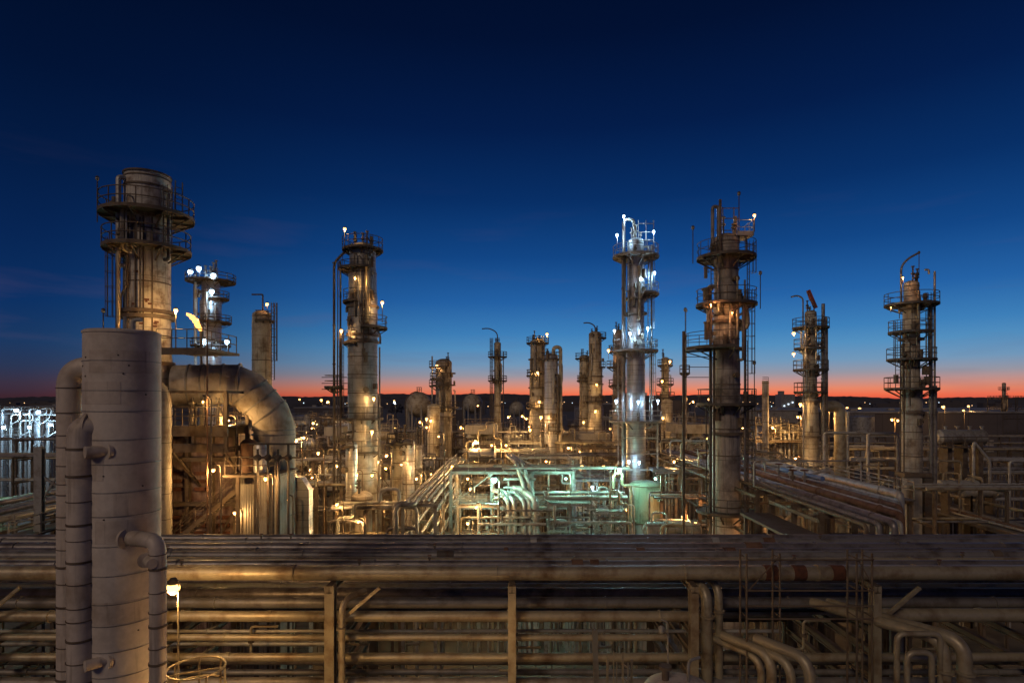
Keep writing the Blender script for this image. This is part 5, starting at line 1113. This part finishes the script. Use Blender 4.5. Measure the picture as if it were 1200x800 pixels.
# elbow pipe right of davit tower, goal frames, horizontal drum
p = W(987, 474, 80); t = thing('elbow_duct', 'tan overhead pipe bending down right of the red davit tower', 'duct', (p.x, 80, 0))
MB().tube([W(964, 476, 80), W(986, 474, 80), W(986, 476, 80)*1, Vector((W(986, 0, 80).x, 80, 0))][:1]+[W(984.5, 475, 80), Vector((W(984.5, 0, 80).x, 80, 0))], .75, 18, bend=1.9).build('pipe', 'pipe_beige', t)
riser(t, W(989.5, 0, 80).x, 79.2, 0, W(0, 482, 80).z, .16, 'pipe_pale')
def portal(px0, px1, py, Y, label, r=.16, m='pipe_pale', mid=None, pe=None):
    a, b = W(px0, py, Y), W(px1, pe or py, Y); t = thing('pipe_portal', label, 'pipe', (a.x, Y, 0))
    MB().tube([(a.x, Y, 0), a, b, (b.x, Y, 0)], r, 10, bend=.4).build('pipe', m, t)
portal(1017, 1052, 508, 66, 'pale overhead pipe on posts left of the rightmost tower'); portal(966, 1017.5, 507, 66.6, 'pale overhead pipe on posts right of the red davit tower')
portal(1141, 1160, 517, 60, 'white post pipe under the horizontal drum at right', .14, pe=540); portal(1183, 1215, 540, 56, 'tan portal pipe at the right edge', .12); portal(1098, 1126, 540, 62, 'brown portal pipe just right of the rightmost tower', .1, 'pipe_beige')
portal(994, 1030, 546, 60, 'brown low portal pipe between the two right towers', .1, 'pipe_beige')
a, b = W(1097, 512, 64), W(1155, 512, 64); t = thing('horizontal_drum', 'long horizontal drum on saddles right of the rightmost tower', 'drum', ((a.x+b.x)/2, 64, 0))
q = MB(); q.tube([a, a+Vector((.3, 0, 0)), b-Vector((.3, 0, 0)), b], [.45, .8, .8, .45], 28); q.build('shell', 'shell_grey', t)
for x in (a.x+1, (a.x+b.x)/2, b.x-1): MB().box((x, 64, (a.z-.5)/2), (.5, 1.3, a.z-.6)).build('saddle', 'steel_brown', t)
q = MB(); q.box(((a.x+b.x)/2, 63.6, a.z-1.0), (b.x-a.x+1.2, 2.2, .1)); railing(q, [Vector((a.x-.5, 62.6, a.z-.95)), Vector((b.x+.5, 62.6, a.z-.95))], t=.035); q.build('side_walk', 'steel_brown', t)
for k in range(4): x = a.x+1+k*1.3; q = MB(); q.tube([(x, 64, a.z+.7), (x, 64, a.z+1.1)], .14, 10); q.tube([(x, 64, a.z+1.1), (x, 64, a.z+1.18)], .22, 10); q.build('nozzle', 'steel_pale', t)
# far right distant tower and structure
small_tower('mast_column', 'far thin column near the right edge on the horizon', 1176.5, 260, [(449, 5), (490, 6)], 'shell_dark', plats=[(456, 7), (466, 6)], kit=0, man=0)
frame(W(1192, 0, 250).x, 250, 12, 8, [8, 14, 18, 22.5], 'dark distant frame at the right edge on the horizon', 'steel_dark', nx=3, rt=.08)
# furnace area right: lit shed and pipes
t = thing('lit_shed', 'small yellow lit shed under a deck right of the furnace', 'shed', W(297, 600, 36)); t.location = (W(297, 0, 36).x, 37, 0)
a, b = W(276, 556, 36), W(322, 556, 36); MB().box(((a.x+b.x)/2, 37.2, a.z/2), (b.x-a.x, 2, a.z-.3)).build('wall', 'corrugated', t)
q = MB(); q.box(((a.x+b.x)/2, 37, a.z), (b.x-a.x+.8, 3.6, .14)); p = q.build('deck', 'steel_brown', t); q = MB(); railing(q, [Vector((a.x-.3, 35.3, a.z+.07)), Vector((b.x+.3, 35.3, a.z+.07))], t=.03, step=.9); q.build('railing', 'steel_brown', p)
for px in (279, 300, 326): q = MB(); q.ibeam((W(px, 0, 35.3).x, 35.3, 0), (W(px, 0, 35.3).x, 35.3, a.z), .18, .18); q.build('post', 'steel_brown', t)
c = W(290, 536, 36.6); v = MB(); v.lathe(c.x, 36.8, [(.5, a.z+.08), (.5, c.z+.9), (.3, c.z+1.1), (.05, c.z+1.15)], 24); tag(v.build('rusty_drum', 'pipe_rust'), 'rust orange drum standing on the deck of the lit shed', 'drum')
c = W(304, 540, 36.6); v = MB(); v.lathe(c.x, 36.8, [(.45, a.z+.08), (.45, c.z+.9), (.3, c.z+1.1), (.05, c.z+1.15)], 24); tag(v.build('grey_drum', 'shell_silver'), 'grey drum standing right of the rust orange drum', 'drum')
c = W(320, 520, 35); t = thing('pipe_manifold', 'dark pipe manifold with valves right of the furnace', 'pipes', (c.x, 35, 0))
for k, dx in enumerate((-.9, -.3, .3, .9)): q = MB(); q.tube([(c.x+dx, 35, 0), (c.x+dx, 35, c.z-.3+.35*(k % 2))], .07, 8); q.build('riser', 'steel_dark', t); q = MB(); q.lathe(c.x+dx, 35, [(.07, c.z-1), (.2, c.z-.9), (.2, c.z-.7), (.07, c.z-.6)], 10); q.build('valve', 'steel_dark', t)
for z in (0, -.8): q = MB(); q.tube([(c.x-1.4, 35, c.z+z), (c.x+1.6, 35, c.z+z)], .06, 8); q.build('header', 'steel_dark', t)
a = W(357, 568, 40); t = thing('angled_duct', 'pale blue-grey angled duct right of the lit shed', 'duct', (a.x, 40, 0))
q = MB(); q.ring_tube([[Vector((cx+dx*w, 40+dy, cz)) for dx, dy in ((-1, -.4), (1, -.4), (1, .4), (-1, .4))] for cx, cz, w in ((a.x, 0, .42), (a.x, a.z-.3, .42), (a.x-.5, a.z+.5, .42), (a.x-1.2, a.z+.7, .3))]); q.build('duct', 'shell_silver', t)
plant_lamp(250, 550, 34.5, 'warm', 330, size=.12, label='amber lamp in front of the rusty furnace wall'); plant_lamp(311, 560, 34.2, 'warm', 300, size=.12, label='amber lamp in front of the lit shed')
plant_lamp(268, 492, 36.3, 'warm', 170, size=.06, label='added tiny amber fill bulb under the bent flue duct'); plant_lamp(347, 515, 43, 'warm', 520, size=.14, label='amber lamp right of the flue duct'); plant_lamp(225, 500, 30.4, 'warm', 60, size=.08, label='small amber lamp on the service platform') if False else None  # the tiny bulb under the duct is added to brighten its skin
plant_lamp(238, 470, 34.2, 'warm', 110, size=.07, label='added tiny amber fill lamp above the box framed service platform')  # extra lamp, added to throw warm light on the duct
# dark bulky vessels at the foot of T2 & left group
for k, (px, Y, py, w, m, lb) in enumerate(((412, 50, 520, 14, 'shell_silver', 'silver drum with a dark manhole below the tall warm lit tower'), (466, 62, 518, 14, 'shell_tan', 'pink-grey drum right of the tall warm lit tower'), (479, 60, 517, 14, 'shell_silver', 'pale blue-lit drum right of a pink-grey one'),
        (491, 66, 522, 7, 'pipe_pale', 'slim pale drum right of two wider ones'), (424, 50, 580, 26, 'shell_dark', 'low squat dark drum at the foot of the tall warm lit tower'))):
    small_tower('vertical_drum', lb, px, Y, [(py, w), (py+30, w)], m, kit=2, man=1, cat='drum', plats=[(py+2, w*.75+2, 100, 300)] if k < 3 else ())
plant_lamp(453, 533, 52, 'warm', 260, size=.15, label='amber starry lamp low right of the tall warm lit tower')

# ------------------------------------------------------------ the rest of the plant
LM = [(64, 'at the far left'), (200, 'behind the clad column'), (270, 'by the furnace'), (345, 'under the duct elbow'), (400, 'left of the starry tower'), (455, 'below the starry tower'),
      (505, 'below the big sphere'), (545, 'by the stubby tower'), (600, 'below the mast column'), (660, 'behind the cyan frame'), (722, 'below the twin columns'), (775, 'by the blue-white tower'),
      (836, 'left of the dark tower'), (885, 'behind the dark tower'), (935, 'below the thin stack'), (1000, 'by the red davit'), (1055, 'left of the rightmost tower'), (1110, 'behind the rightmost tower'), (9999, 'near the right edge')]
def lm(px): return next(s for a, s in LM if px < a)
def dw(Y): return 'near' if Y < 62 else 'mid-distance' if Y < 95 else 'far'
rnd = random.Random(2024)
random.seed(99)
def f_vdrum(px, Y, ztop, r, z0=0, m=None):
    m = m or rnd.choice(['shell_tan', 'shell_grey', 'shell_silver', 'shell_dark', 'shell_tan']); x = (px-600)/F*Y
    col = {'shell_tan': 'tan', 'shell_grey': 'grey', 'shell_silver': 'silver', 'shell_dark': 'dark brown'}[m]
    t = thing('vertical_drum', '%s %s upright drum %s' % (dw(Y), col, lm(px)), 'drum', (x, Y, z0), 'upright drums in the plant')
    MB().lathe(x, Y, [(r, z0), (r, ztop), (r*.8, ztop+r*.28), (r*.4, ztop+r*.42), (.03, ztop+r*.46)], 24).build('shell', m, t)
    q = MB(); z = z0+.8
    while z < ztop: q.arcslab(x, Y, z, z+.06, r-.02, r+.03, 0, 360, 24); z += 1.7
    q.build('bands', 'steel_brown', t)
    q = MB(); q.tube([(x, Y, ztop+r*.4), (x, Y, ztop+r*.4+.9), (x+r+.35, Y-.2, ztop+r*.4+.9), (x+r+.35, Y-.2, z0)], .09, 8, bend=.4); q.build('outlet_pipe', rnd.choice(['pipe_pale', 'pipe_grey', 'pipe_beige']), t)
    if rnd.random() < .6: platform(t, x, Y, ztop-.2, r, r+.9, 90, 330)
    if rnd.random() < .5: ladder(t, x-r-.2, Y-.5, max(z0, ztop-8), ztop, 220, t=.03)
    return t
def f_hdrum(px, Y, zc, r, L, z0=None):
    m = rnd.choice(['shell_tan', 'shell_silver', 'shell_grey', 'pipe_pale']); x = (px-600)/F*Y
    col = {'shell_tan': 'tan', 'shell_silver': 'silver', 'shell_grey': 'grey', 'pipe_pale': 'pale'}[m]
    t = thing('heat_exchanger', '%s %s exchanger %s' % (dw(Y), col, lm(px)), 'exchanger', (x, Y, zc-r), 'horizontal exchangers in the plant')
    q = MB(); q.tube([(x-L/2, Y, zc), (x-L/2+.2, Y, zc), (x+L/2-.2, Y, zc), (x+L/2, Y, zc)], [r*.5, r, r, r*.5], 20); q.tube([(x+L*.3, Y, zc), (x+L*.3+.12, Y, zc)], r*1.2, 20); q.build('shell', m, t)
    zb = zc-r-.7 if z0 is None else z0
    for e in (-.3, .25): MB().box((x+e*L, Y, (zb+zc-r*.6)/2), (.22, r*1.6, zc-r*.6-zb)).build('saddle', 'steel_brown', t)
    q = MB(); q.tube([(x-L*.35, Y, zc+r*.8), (x-L*.35, Y, zc+r+.7), (x-L*.35+.9, Y, zc+r+.7), (x-L*.35+.9, Y-r-.3, zc+r+.7), (x-L*.35+.9, Y-r-.3, zb-3 if zb > 4 else 0)], .08, 8, bend=.3); q.build('nozzle_pipe', rnd.choice(['pipe_pale', 'pipe_beige']), t)
    return t
def f_run(px, Y, z, L, n, m=None):
    x = (px-600)/F*Y; m = m or rnd.choice(['pipe_pale', 'pipe_beige', 'pipe_grey', 'pipe_beige', 'pipe_purple'])
    col = {'pipe_pale': 'pale', 'pipe_beige': 'tan', 'pipe_grey': 'grey', 'pipe_purple': 'dark'}[m]
    r = rnd.choice([.05, .07, .1, .14]); t = thing('pipe_run', '%s %s %s bent pipe %s' % (dw(Y), 'thin' if r < .09 else 'thick' if r > .15 else 'slim', col, lm(px)), 'pipe', (x, Y, 0), 'bent pipe runs in the plant')
    P = [(x-L/2, Y, 0), (x-L/2, Y, z)]; cx = x-L/2; cz = z
    for k in range(rnd.choice([1, 1, 2, 3])):
        nx = cx+L*rnd.uniform(.2, .5); P.append((nx, Y, cz)); cz2 = max(2, cz+rnd.choice([-2.2, -1.4, 1.1, 1.6])); P.append((nx, Y, cz2)); cx, cz = nx, cz2
    P += [(cx+L*.3, Y, cz), (cx+L*.3, Y, 0)]
    MB().tube(P, r, 10, bend=r*3.2, nb=4).build('pipe', m, t)
    q = MB()
    for (a, b) in zip(P, P[1:]):
        a, b = Vector(a), Vector(b); d = b-a
        if d.length > 1.5: c = a+d*.5; d.normalize(); q.tube([c, c+d*.08], r*1.5, 10)
    q.build('flanges', m, t); return t
def f_risers(px, Y, z, n):
    x = (px-600)/F*Y; m = rnd.choice(['pipe_pale', 'pipe_beige', 'pipe_grey']); col = {'pipe_pale': 'pale', 'pipe_beige': 'tan', 'pipe_grey': 'grey'}[m]
    t = thing('riser_bank', '%s row of %s risers %s' % (dw(Y), col, lm(px)), 'pipes', (x, Y, 0), 'rows of riser pipes in the plant')
    for k in range(n):
        xx = x+(k-n/2)*.62; zz = z-rnd.uniform(0, 1.2); q = MB(); q.tube([(xx, Y, 0), (xx, Y, zz), (xx, Y+1.8, zz)], rnd.choice([.08, .11, .16]), 8, bend=.3); q.tube([(xx, Y, zz-1.2), (xx, Y, zz-1.05)], .24, 8)
        if rnd.random() < .5: q.tube([(xx-.0, Y-.3, zz-2.2), (xx, Y-.02, zz-2.2)], .05, 6); q.lathe(xx, Y-.32, [(.22, zz-2.24), (.22, zz-2.18)], 10)
        q.build('riser', m, t)
    return t
heroes = [(p, Y_) for p, Y_ in ((851, 44), (745, 62), (757, 54), (425, 57), (950, 70), (1068, 58), (646, 90), (307, 70), (247, 95), (782, 108), (508, 104), (520, 110), (630, 110), (583, 130), (686, 122), (698, 120), (724, 105), (802, 84), (897, 85), (984, 80), (412, 50), (466, 62), (479, 60))]
hx = [((p-600)/F*Y_, Y_) for p, Y_ in heroes]
def clear(x, Y, r): return all((x-a)**2+(Y-b)**2 > r*r for a, b in hx) and not (-10.2 < x < -4.2 and 42 < Y < 82) and not (15 < x < 27.5 and Y < 72) and not (-7 < x < 7 and 48 < Y < 63) and not (-25.5 < x < -12 and Y < 47)
NF = 0
for Y, pyt in ((47, 592), (53, 568), (60, 550), (68, 537), (77, 526), (88, 516), (101, 508), (118, 501), (138, 495), (160, 490), (190, 486)):
    px = 205 if Y < 145 else 335
    while px < 925:
        wm = rnd.uniform(4.5, 7.5); wpx = wm/Y*F; cx = px+wpx/2; x = (cx-600)/F*Y
        if cx < 345 and Y < 70: px += wpx*1.1; continue
        if Y < 60 and (728 < cx < 785 or 825 < cx < 880): px += wpx*.5; continue
        if clear(x, Y+2, wm*.55+1.2):
            zt = min(W(0, pyt+rnd.uniform(-8, 18), Y).z, 18.8); k = rnd.random()
            if k < .46:
                nl = rnd.choice([2, 3, 3]); lv = [zt-(nl-1-i)*rnd.uniform(3., 3.6) for i in range(nl)]
                lv = sorted(l for l in lv if l > 2); m = rnd.choice(['steel_brown', 'steel_pale', 'steel_brown', 'steel_dark']); NF += 1
                frame(x, Y, wm, 4.2, lv, '%s %s frame of %s decks %s' % (dw(Y), {'steel_brown': 'brown', 'steel_pale': 'pale', 'steel_dark': 'dark'}[m], {1: 'single', 2: 'two', 3: 'three'}[len(lv)], lm(cx)), m, nx=rnd.choice([2, 3]), rt=.03 if Y < 75 else .045)
                for l in lv[:-1]:
                    if rnd.random() < .65: f_hdrum(cx+rnd.uniform(-1, 1)/Y*F, Y+1.6, l+1.25, rnd.uniform(.35, .6), wm*.6, l+.05)
                    else: f_vdrum(cx+rnd.uniform(-1.5, 1.5)/Y*F, Y+1.6, l+2.1, rnd.uniform(.4, .7), l+.05)
                if rnd.random() < .5: f_risers(cx-wpx*.3, Y-.7, zt-.5, rnd.choice([3, 4, 5]))
                f_run(cx, Y-.45, lv[0]-rnd.uniform(.2, 1.5), wm*1.1, 2)
            elif k < .62: f_vdrum(cx-wpx*.2, Y+1, zt-1, rnd.uniform(.7, 1.3)); f_risers(cx+wpx*.25, Y, zt-2.2, 4); f_run(cx, Y-1.2, zt-3.5, wm, 2)
            elif k < .82: f_risers(cx, Y, zt-1, rnd.choice([4, 5, 6])); f_run(cx, Y-.8, zt-2, wm*1.2, 2); f_run(cx+2, Y-1.3, zt-3.4, wm, 2)
            else: f_hdrum(cx, Y+1.2, zt-1.5, rnd.uniform(.6, 1.), wm*.8, 0); f_run(cx, Y-.6, zt-2.3, wm, 2)
        px += wpx*rnd.uniform(.98, 1.12)
# cross racks in the middle distance (long horizontals)
def crossrack(px0, px1, py, Y, label, n=4, z2=3.):
    a, b = W(px0, py, Y), W(px1, py, Y); t = thing('pipe_rack', label, 'pipe rack', ((a.x+b.x)/2, Y+1.5, 0)); x = a.x
    while x <= b.x+.1:
        for yy in (Y, Y+3): q = MB(); q.ibeam((x, yy, 0), (x, yy, a.z), .22, .22); q.build('column', 'steel_brown', t)
        q = MB(); [q.ibeam((x, Y-.2, z-.12), (x, Y+3.2, z-.12), .16, .22) for z in (a.z, a.z-z2)]; q.build('cross_beam', 'steel_brown', t)
        x += (b.x-a.x)/max(2, round((b.x-a.x)/6))
    for k in range(n):
        r = rnd.choice([.1, .14, .2]); m = rnd.choice(['pipe_pale', 'pipe_beige', 'pipe_grey', 'pipe_purple']); z = (a.z if k % 2 == 0 else a.z-z2)+r+.004; y = Y+.3+k*.75
        p = thing('rack_pipe', '%s %s pipe %s %s' % ('thick' if r > .15 else 'thin', {'pipe_pale': 'pale', 'pipe_beige': 'tan', 'pipe_grey': 'grey', 'pipe_purple': 'dark'}[m], 'atop' if k % 2 == 0 else 'low in', label), 'pipe', ((a.x+b.x)/2, y, z), 'pipes on the cross racks', 'y')
        MB().tube([(a.x-.5, y, z), (b.x+.5, y, z)], r, 10).build('pipe', m, p)
crossrack(-30, 68, 516, 92, 'dark cross rack at far left', 5); crossrack(-40, 70, 536, 72, 'nearer dark rack at far left', 5)
crossrack(545, 640, 530, 80, 'cross rack behind the cyan-lit frame'); crossrack(655, 722, 535, 76, 'cross rack left of the floodlit tower'); crossrack(770, 835, 533, 68, 'cross rack between floodlit and dark towers', 5)
crossrack(330, 405, 540, 66, 'cross rack under the flue duct elbow'); crossrack(775, 832, 585, 50, 'low cross rack right of the green drum', 4, 2.5); crossrack(200, 330, 590, 50, 'low cross rack behind the furnace', 3)
crossrack(395, 500, 506, 120, 'far cross rack below the big sphere', 5); crossrack(530, 640, 508, 112, 'far cross rack below the mast column', 5); crossrack(655, 740, 520, 86, 'mid cross rack below the twin columns', 5)
crossrack(395, 460, 598, 46.5, 'near cross rack below the starry tower', 5, 2.5); crossrack(470, 560, 540, 84, 'cross rack behind the parallel bundle', 5); crossrack(775, 835, 556, 58, 'mid cross rack left of the dark tower', 5, 2.5)
crossrack(340, 400, 570, 55, 'lower cross rack under the duct elbow', 4, 2.5); crossrack(660, 735, 558, 63, 'second cross rack left of the floodlit tower', 4, 2.5)
# dark field of racks at right
for k, (px0, px1, py, Y) in enumerate(((1000, 1250, 528, 92), (960, 1260, 520, 112), (1010, 1300, 541, 76), (1090, 1350, 556, 64), (905, 1040, 525, 100), (1095, 1350, 575, 52), (950, 1300, 512, 138))):
    crossrack(px0, px1, py, Y, ['second', 'third', 'fourth', 'fifth', 'short', 'nearest', 'farthest'][k]+' dark right field rack', 5)
for k in range(26):
    Y = rnd.choice([58, 70, 84, 98, 120]); px = rnd.uniform(905, 1215); x = (px-600)/F*Y
    if clear(x, Y, 3.5) and x > 27.8:
        zt = W(0, rnd.uniform(522, 560)+(120-Y)*.25, Y).z
        (f_risers(px, Y, zt, 4) if k % 3 == 0 else f_run(px, Y, zt, 6, 2) if k % 3 == 1 else f_hdrum(px, Y, zt-1, .6, 4, 0))
for k in range(150):
    Y = rnd.choice([46.5, 50, 55, 61, 67, 74, 82, 92, 105]); px = rnd.uniform(205 if Y > 46 else 345, 900); x = (px-600)/F*Y; pyt = {46.5: 596, 50: 580, 55: 565, 61: 552, 67: 540, 74: 530, 82: 521, 92: 513, 105: 506}[Y]
    if Y < 62 and (545 < px < 790 or 820 < px < 885): continue
    if px < 345 and Y < 50 or not clear(x, Y, 2.2): continue
    zt = W(0, pyt+rnd.uniform(-6, 34), Y).z
    if k % 3 < 2: f_run(px, Y+rnd.uniform(-1, 1), zt, rnd.uniform(2.5, 6.5), 2)
    else: f_risers(px, Y, zt, rnd.choice([2, 3, 4]))
for k in range(12):
    Y = rnd.choice([50, 58, 66, 78]); px = 360+k*45+rnd.uniform(-12, 12); x = (px-600)/F*Y; s_ = rnd.choice([-1, 1]); zt = W(0, 545+(80-Y)*1.2, Y).z
    if not clear(x, Y, 3) or 722 < px < 885: continue
    stair('%s steel stair flight %s' % (dw(Y), lm(px)), (x-2*s_, Y, zt-3), (x+2*s_, Y, zt), .9, rnd.choice(['steel_pale', 'steel_brown']))
# yellow lit tangle left of the davit tower
for k, (px, Y) in enumerate(((905, 92), (915, 98), (925, 90), (931, 100))):
    frame((px-600)/F*Y, Y, 2.6, 3, [12, 15.5, 18.2-k*.5], 'yellow lit slim frame %s between the thin grey stack and the red davit tower' % ['leftmost', 'second', 'third', 'rightmost'][k], 'pipe_beige', rt=.05)
    f_risers(px, Y-1, 17.5, 4)
    f_vdrum(px+3, Y+1.4, 17, .6, 15.52, 'shell_tan')

# lamps seen over the plant
lamps = [(373, 530, 46, 120), (367, 495, 75, 300), (356, 512, 70, 220), (345, 497, 90, 220), (384, 470, 140, 500), (462, 471, 200, 0), (440, 468, 150, 500), (436, 556, 48, 70), (452, 548, 54, 60),
 (596, 488, 110, 420), (621, 503, 85, 420), (612, 487, 118, 300), (617, 490, 112, 120), (557, 516, 78, 420), (576, 521, 80, 330), (593, 521, 79, 330), (548, 560, 60, 200), (551, 572, 56, 200), (558, 593, 50, 150), (548, 612, 47, 130),
 (666, 524, 82, 260), (682, 545, 66, 300), (707, 546, 66, 260), (677, 577, 57, 230), (694, 570, 54, 160), (734, 596, 56, 120), (715, 502, 96, 250), (500, 500, 92, 260), (492, 494, 96, 200), (505, 492, 96, 200), (540, 500, 90, 240), (530, 545, 64, 150),
 (905, 500, 86, 560), (935, 488, 85, 520), (932, 536, 66, 220), (968, 480, 84, 260), (978, 490, 86, 120), (1045, 491, 84, 330), (1052, 492, 95, 120), (932, 566, 50, 35), (870, 500, 70, 140), (812, 470, 160, 500), (790, 540, 60, 120), (800, 605, 49, 130), (815, 612, 48, 110), (825, 592, 50, 90),
 (570, 545, 70, 150), (560, 475, 160, 500), (655, 500, 100, 160), (395, 590, 46, 90), (420, 610, 46, 90), (510, 600, 48, 60), (640, 540, 72, 120), (395, 545, 62, 140), (335, 585, 38, 60), (275, 600, 36, 60), (488, 560, 56, 60), (330, 520, 60, 160)]
for px, py, Y, pw in lamps:
    if 560 < px < 745 and py > 530: pw *= .35
    kind = 'orange' if px in (800, 815, 825) else 'warm'
    if px in (462, 694): kind = 'white'
    plant_lamp(px, py, Y, kind, pw*2.3 if pw else 700, size=.07+Y*.0013, label='%s %s pole lamp %s' % (dw(Y), {'warm': 'amber', 'orange': 'orange', 'white': 'cold white'}[kind], lm(px)))
rz = random.Random(31)
for k in range(46):
    px = rz.uniform(345, 830); Y = rz.choice([50, 58, 66, 76, 90, 105, 130]); py = rz.uniform(505-Y*.1, 612-(Y-48)*1.05)
    if 728 < px < 785 or (560 < px < 735 and Y < 70): continue
    plant_lamp(px, py, Y, 'warm', rz.uniform(60, 200)*Y/60, size=.05+Y*.0007, label='%s small amber bulb %s' % (dw(Y), lm(px)))
# street lamps and floodlights of the town behind
rl = random.Random(77)
far = [(1107, 477, 240, 1), (1130, 481, 220, 1), (1136, 476, 260, 1), (994, 478, 340, 1), (1009, 479, 330, 1), (352, 468, 700, 1), (378, 469, 600, 1), (463, 470, 500, 1), (805, 467, 800, 1), (832, 468, 700, 1)]
for k in range(130):
    px = rl.choice([rl.uniform(340, 480), rl.uniform(530, 620), rl.uniform(650, 730), rl.uniform(865, 935), rl.uniform(960, 1200), rl.uniform(0, 60), rl.uniform(780, 835)]); 
    dy = rl.choice([3, 4, 5, 6, 8, 11]); 
    if px > 985: dy = rl.choice([2.5, 3.5, 5, 7])
    far.append((px, HZ+dy, 15*F/(dy+1e-3) if dy > 5 else rl.uniform(900, 1900), 0))
pro = {}
for px, py, Y, hot in far:
    kind = rl.choice(['bulb_far', 'bulb_far', 'bulb_far', 'bulb_farwhite']) if not hot else 'bulb_warm'
    p = W(px, py, Y); s = Y*(.0007 if not hot else .002)*rl.uniform(.7, 1.3)
    t = thing('street_lamp', 'far %s street lamp %s' % ('white' if 'white' in kind else 'amber', lm(px).replace('below', 'behind')), 'street lamp', (p.x, Y, 0), 'far street lamps of the town')
    key = (kind, round(s, 0), round(p.z, 0))
    MB().tube([(p.x, Y, 0), (p.x, Y, p.z+s), (p.x-s, Y, p.z+s*1.2)], max(.08, s*.15), 5).build('pole', 'steel_dark', t)
    MB().lathe(p.x-s, Y, [(.02, p.z-s), (s, p.z), (s*.9, p.z+s*.7), (.02, p.z+s)], 8).build('bulb', kind, t)
    if hot: l = bpy.data.objects.new('lamp_light', lamp_data('warm', 1500, .4)); COL.objects.link(l); l.parent = t; l.location = (0, -1.5, p.z-1.2)
# unseen floodlights added behind and beside the viewpoint as fill light
for px, x, y, z, pw, lb in ((0, -16, -4, 27, 650, 'added fill floodlight on a mast behind the viewpoint at left'), (0, 18, -8, 26, 500, 'added fill floodlight on a mast behind the viewpoint at right'), (0, -40, 12, 24, 700, 'added fill floodlight on a mast beyond the left edge of the view')):
    t = thing('fill_light_mast', lb, 'floodlight', (x, y, 0)); MB().tube([(x, y, 0), (x, y, z)], [.2, .1], 10).build('mast', 'steel_pale', t)
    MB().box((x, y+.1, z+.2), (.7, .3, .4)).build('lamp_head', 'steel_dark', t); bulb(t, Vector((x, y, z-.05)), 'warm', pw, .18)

# ------------------------------------------------------------ labels that single each thing out
ORD = 'first second third fourth fifth sixth seventh eighth ninth tenth eleventh twelfth thirteenth fourteenth fifteenth sixteenth seventeenth eighteenth nineteenth twentieth'.split()
by = {}
for o, ax, pos in THINGS: by.setdefault(o['label'], []).append((o, ax))
for lb, L in by.items():
    if len(L) == 1: continue
    def ctr(o):
        pts = [Vector(v.co)+o.location for v in o.data.vertices] if o.type == 'MESH' else [o.location]
        c = sum(pts, Vector())/len(pts); return PX(c)
    L.sort(key=lambda q: ctr(q[0]))
    for i, (o, ax) in enumerate(L):
        if len(L) == 2: w = ('left', 'right')[i]+' one of two'
        elif i == 0: w = 'leftmost of %d' % len(L)
        elif i == len(L)-1: w = 'rightmost of %d' % len(L)
        else: w = (ORD[i] if i < 20 else str(i+1))+' from left of %d' % len(L)
        o['label'] = lb+', '+w
        if len(o['label'].split()) > 16: o['label'] = o['label'].replace(' from left of', ' of').replace(' one of two', '').replace(', leftmost of 2', ', left')
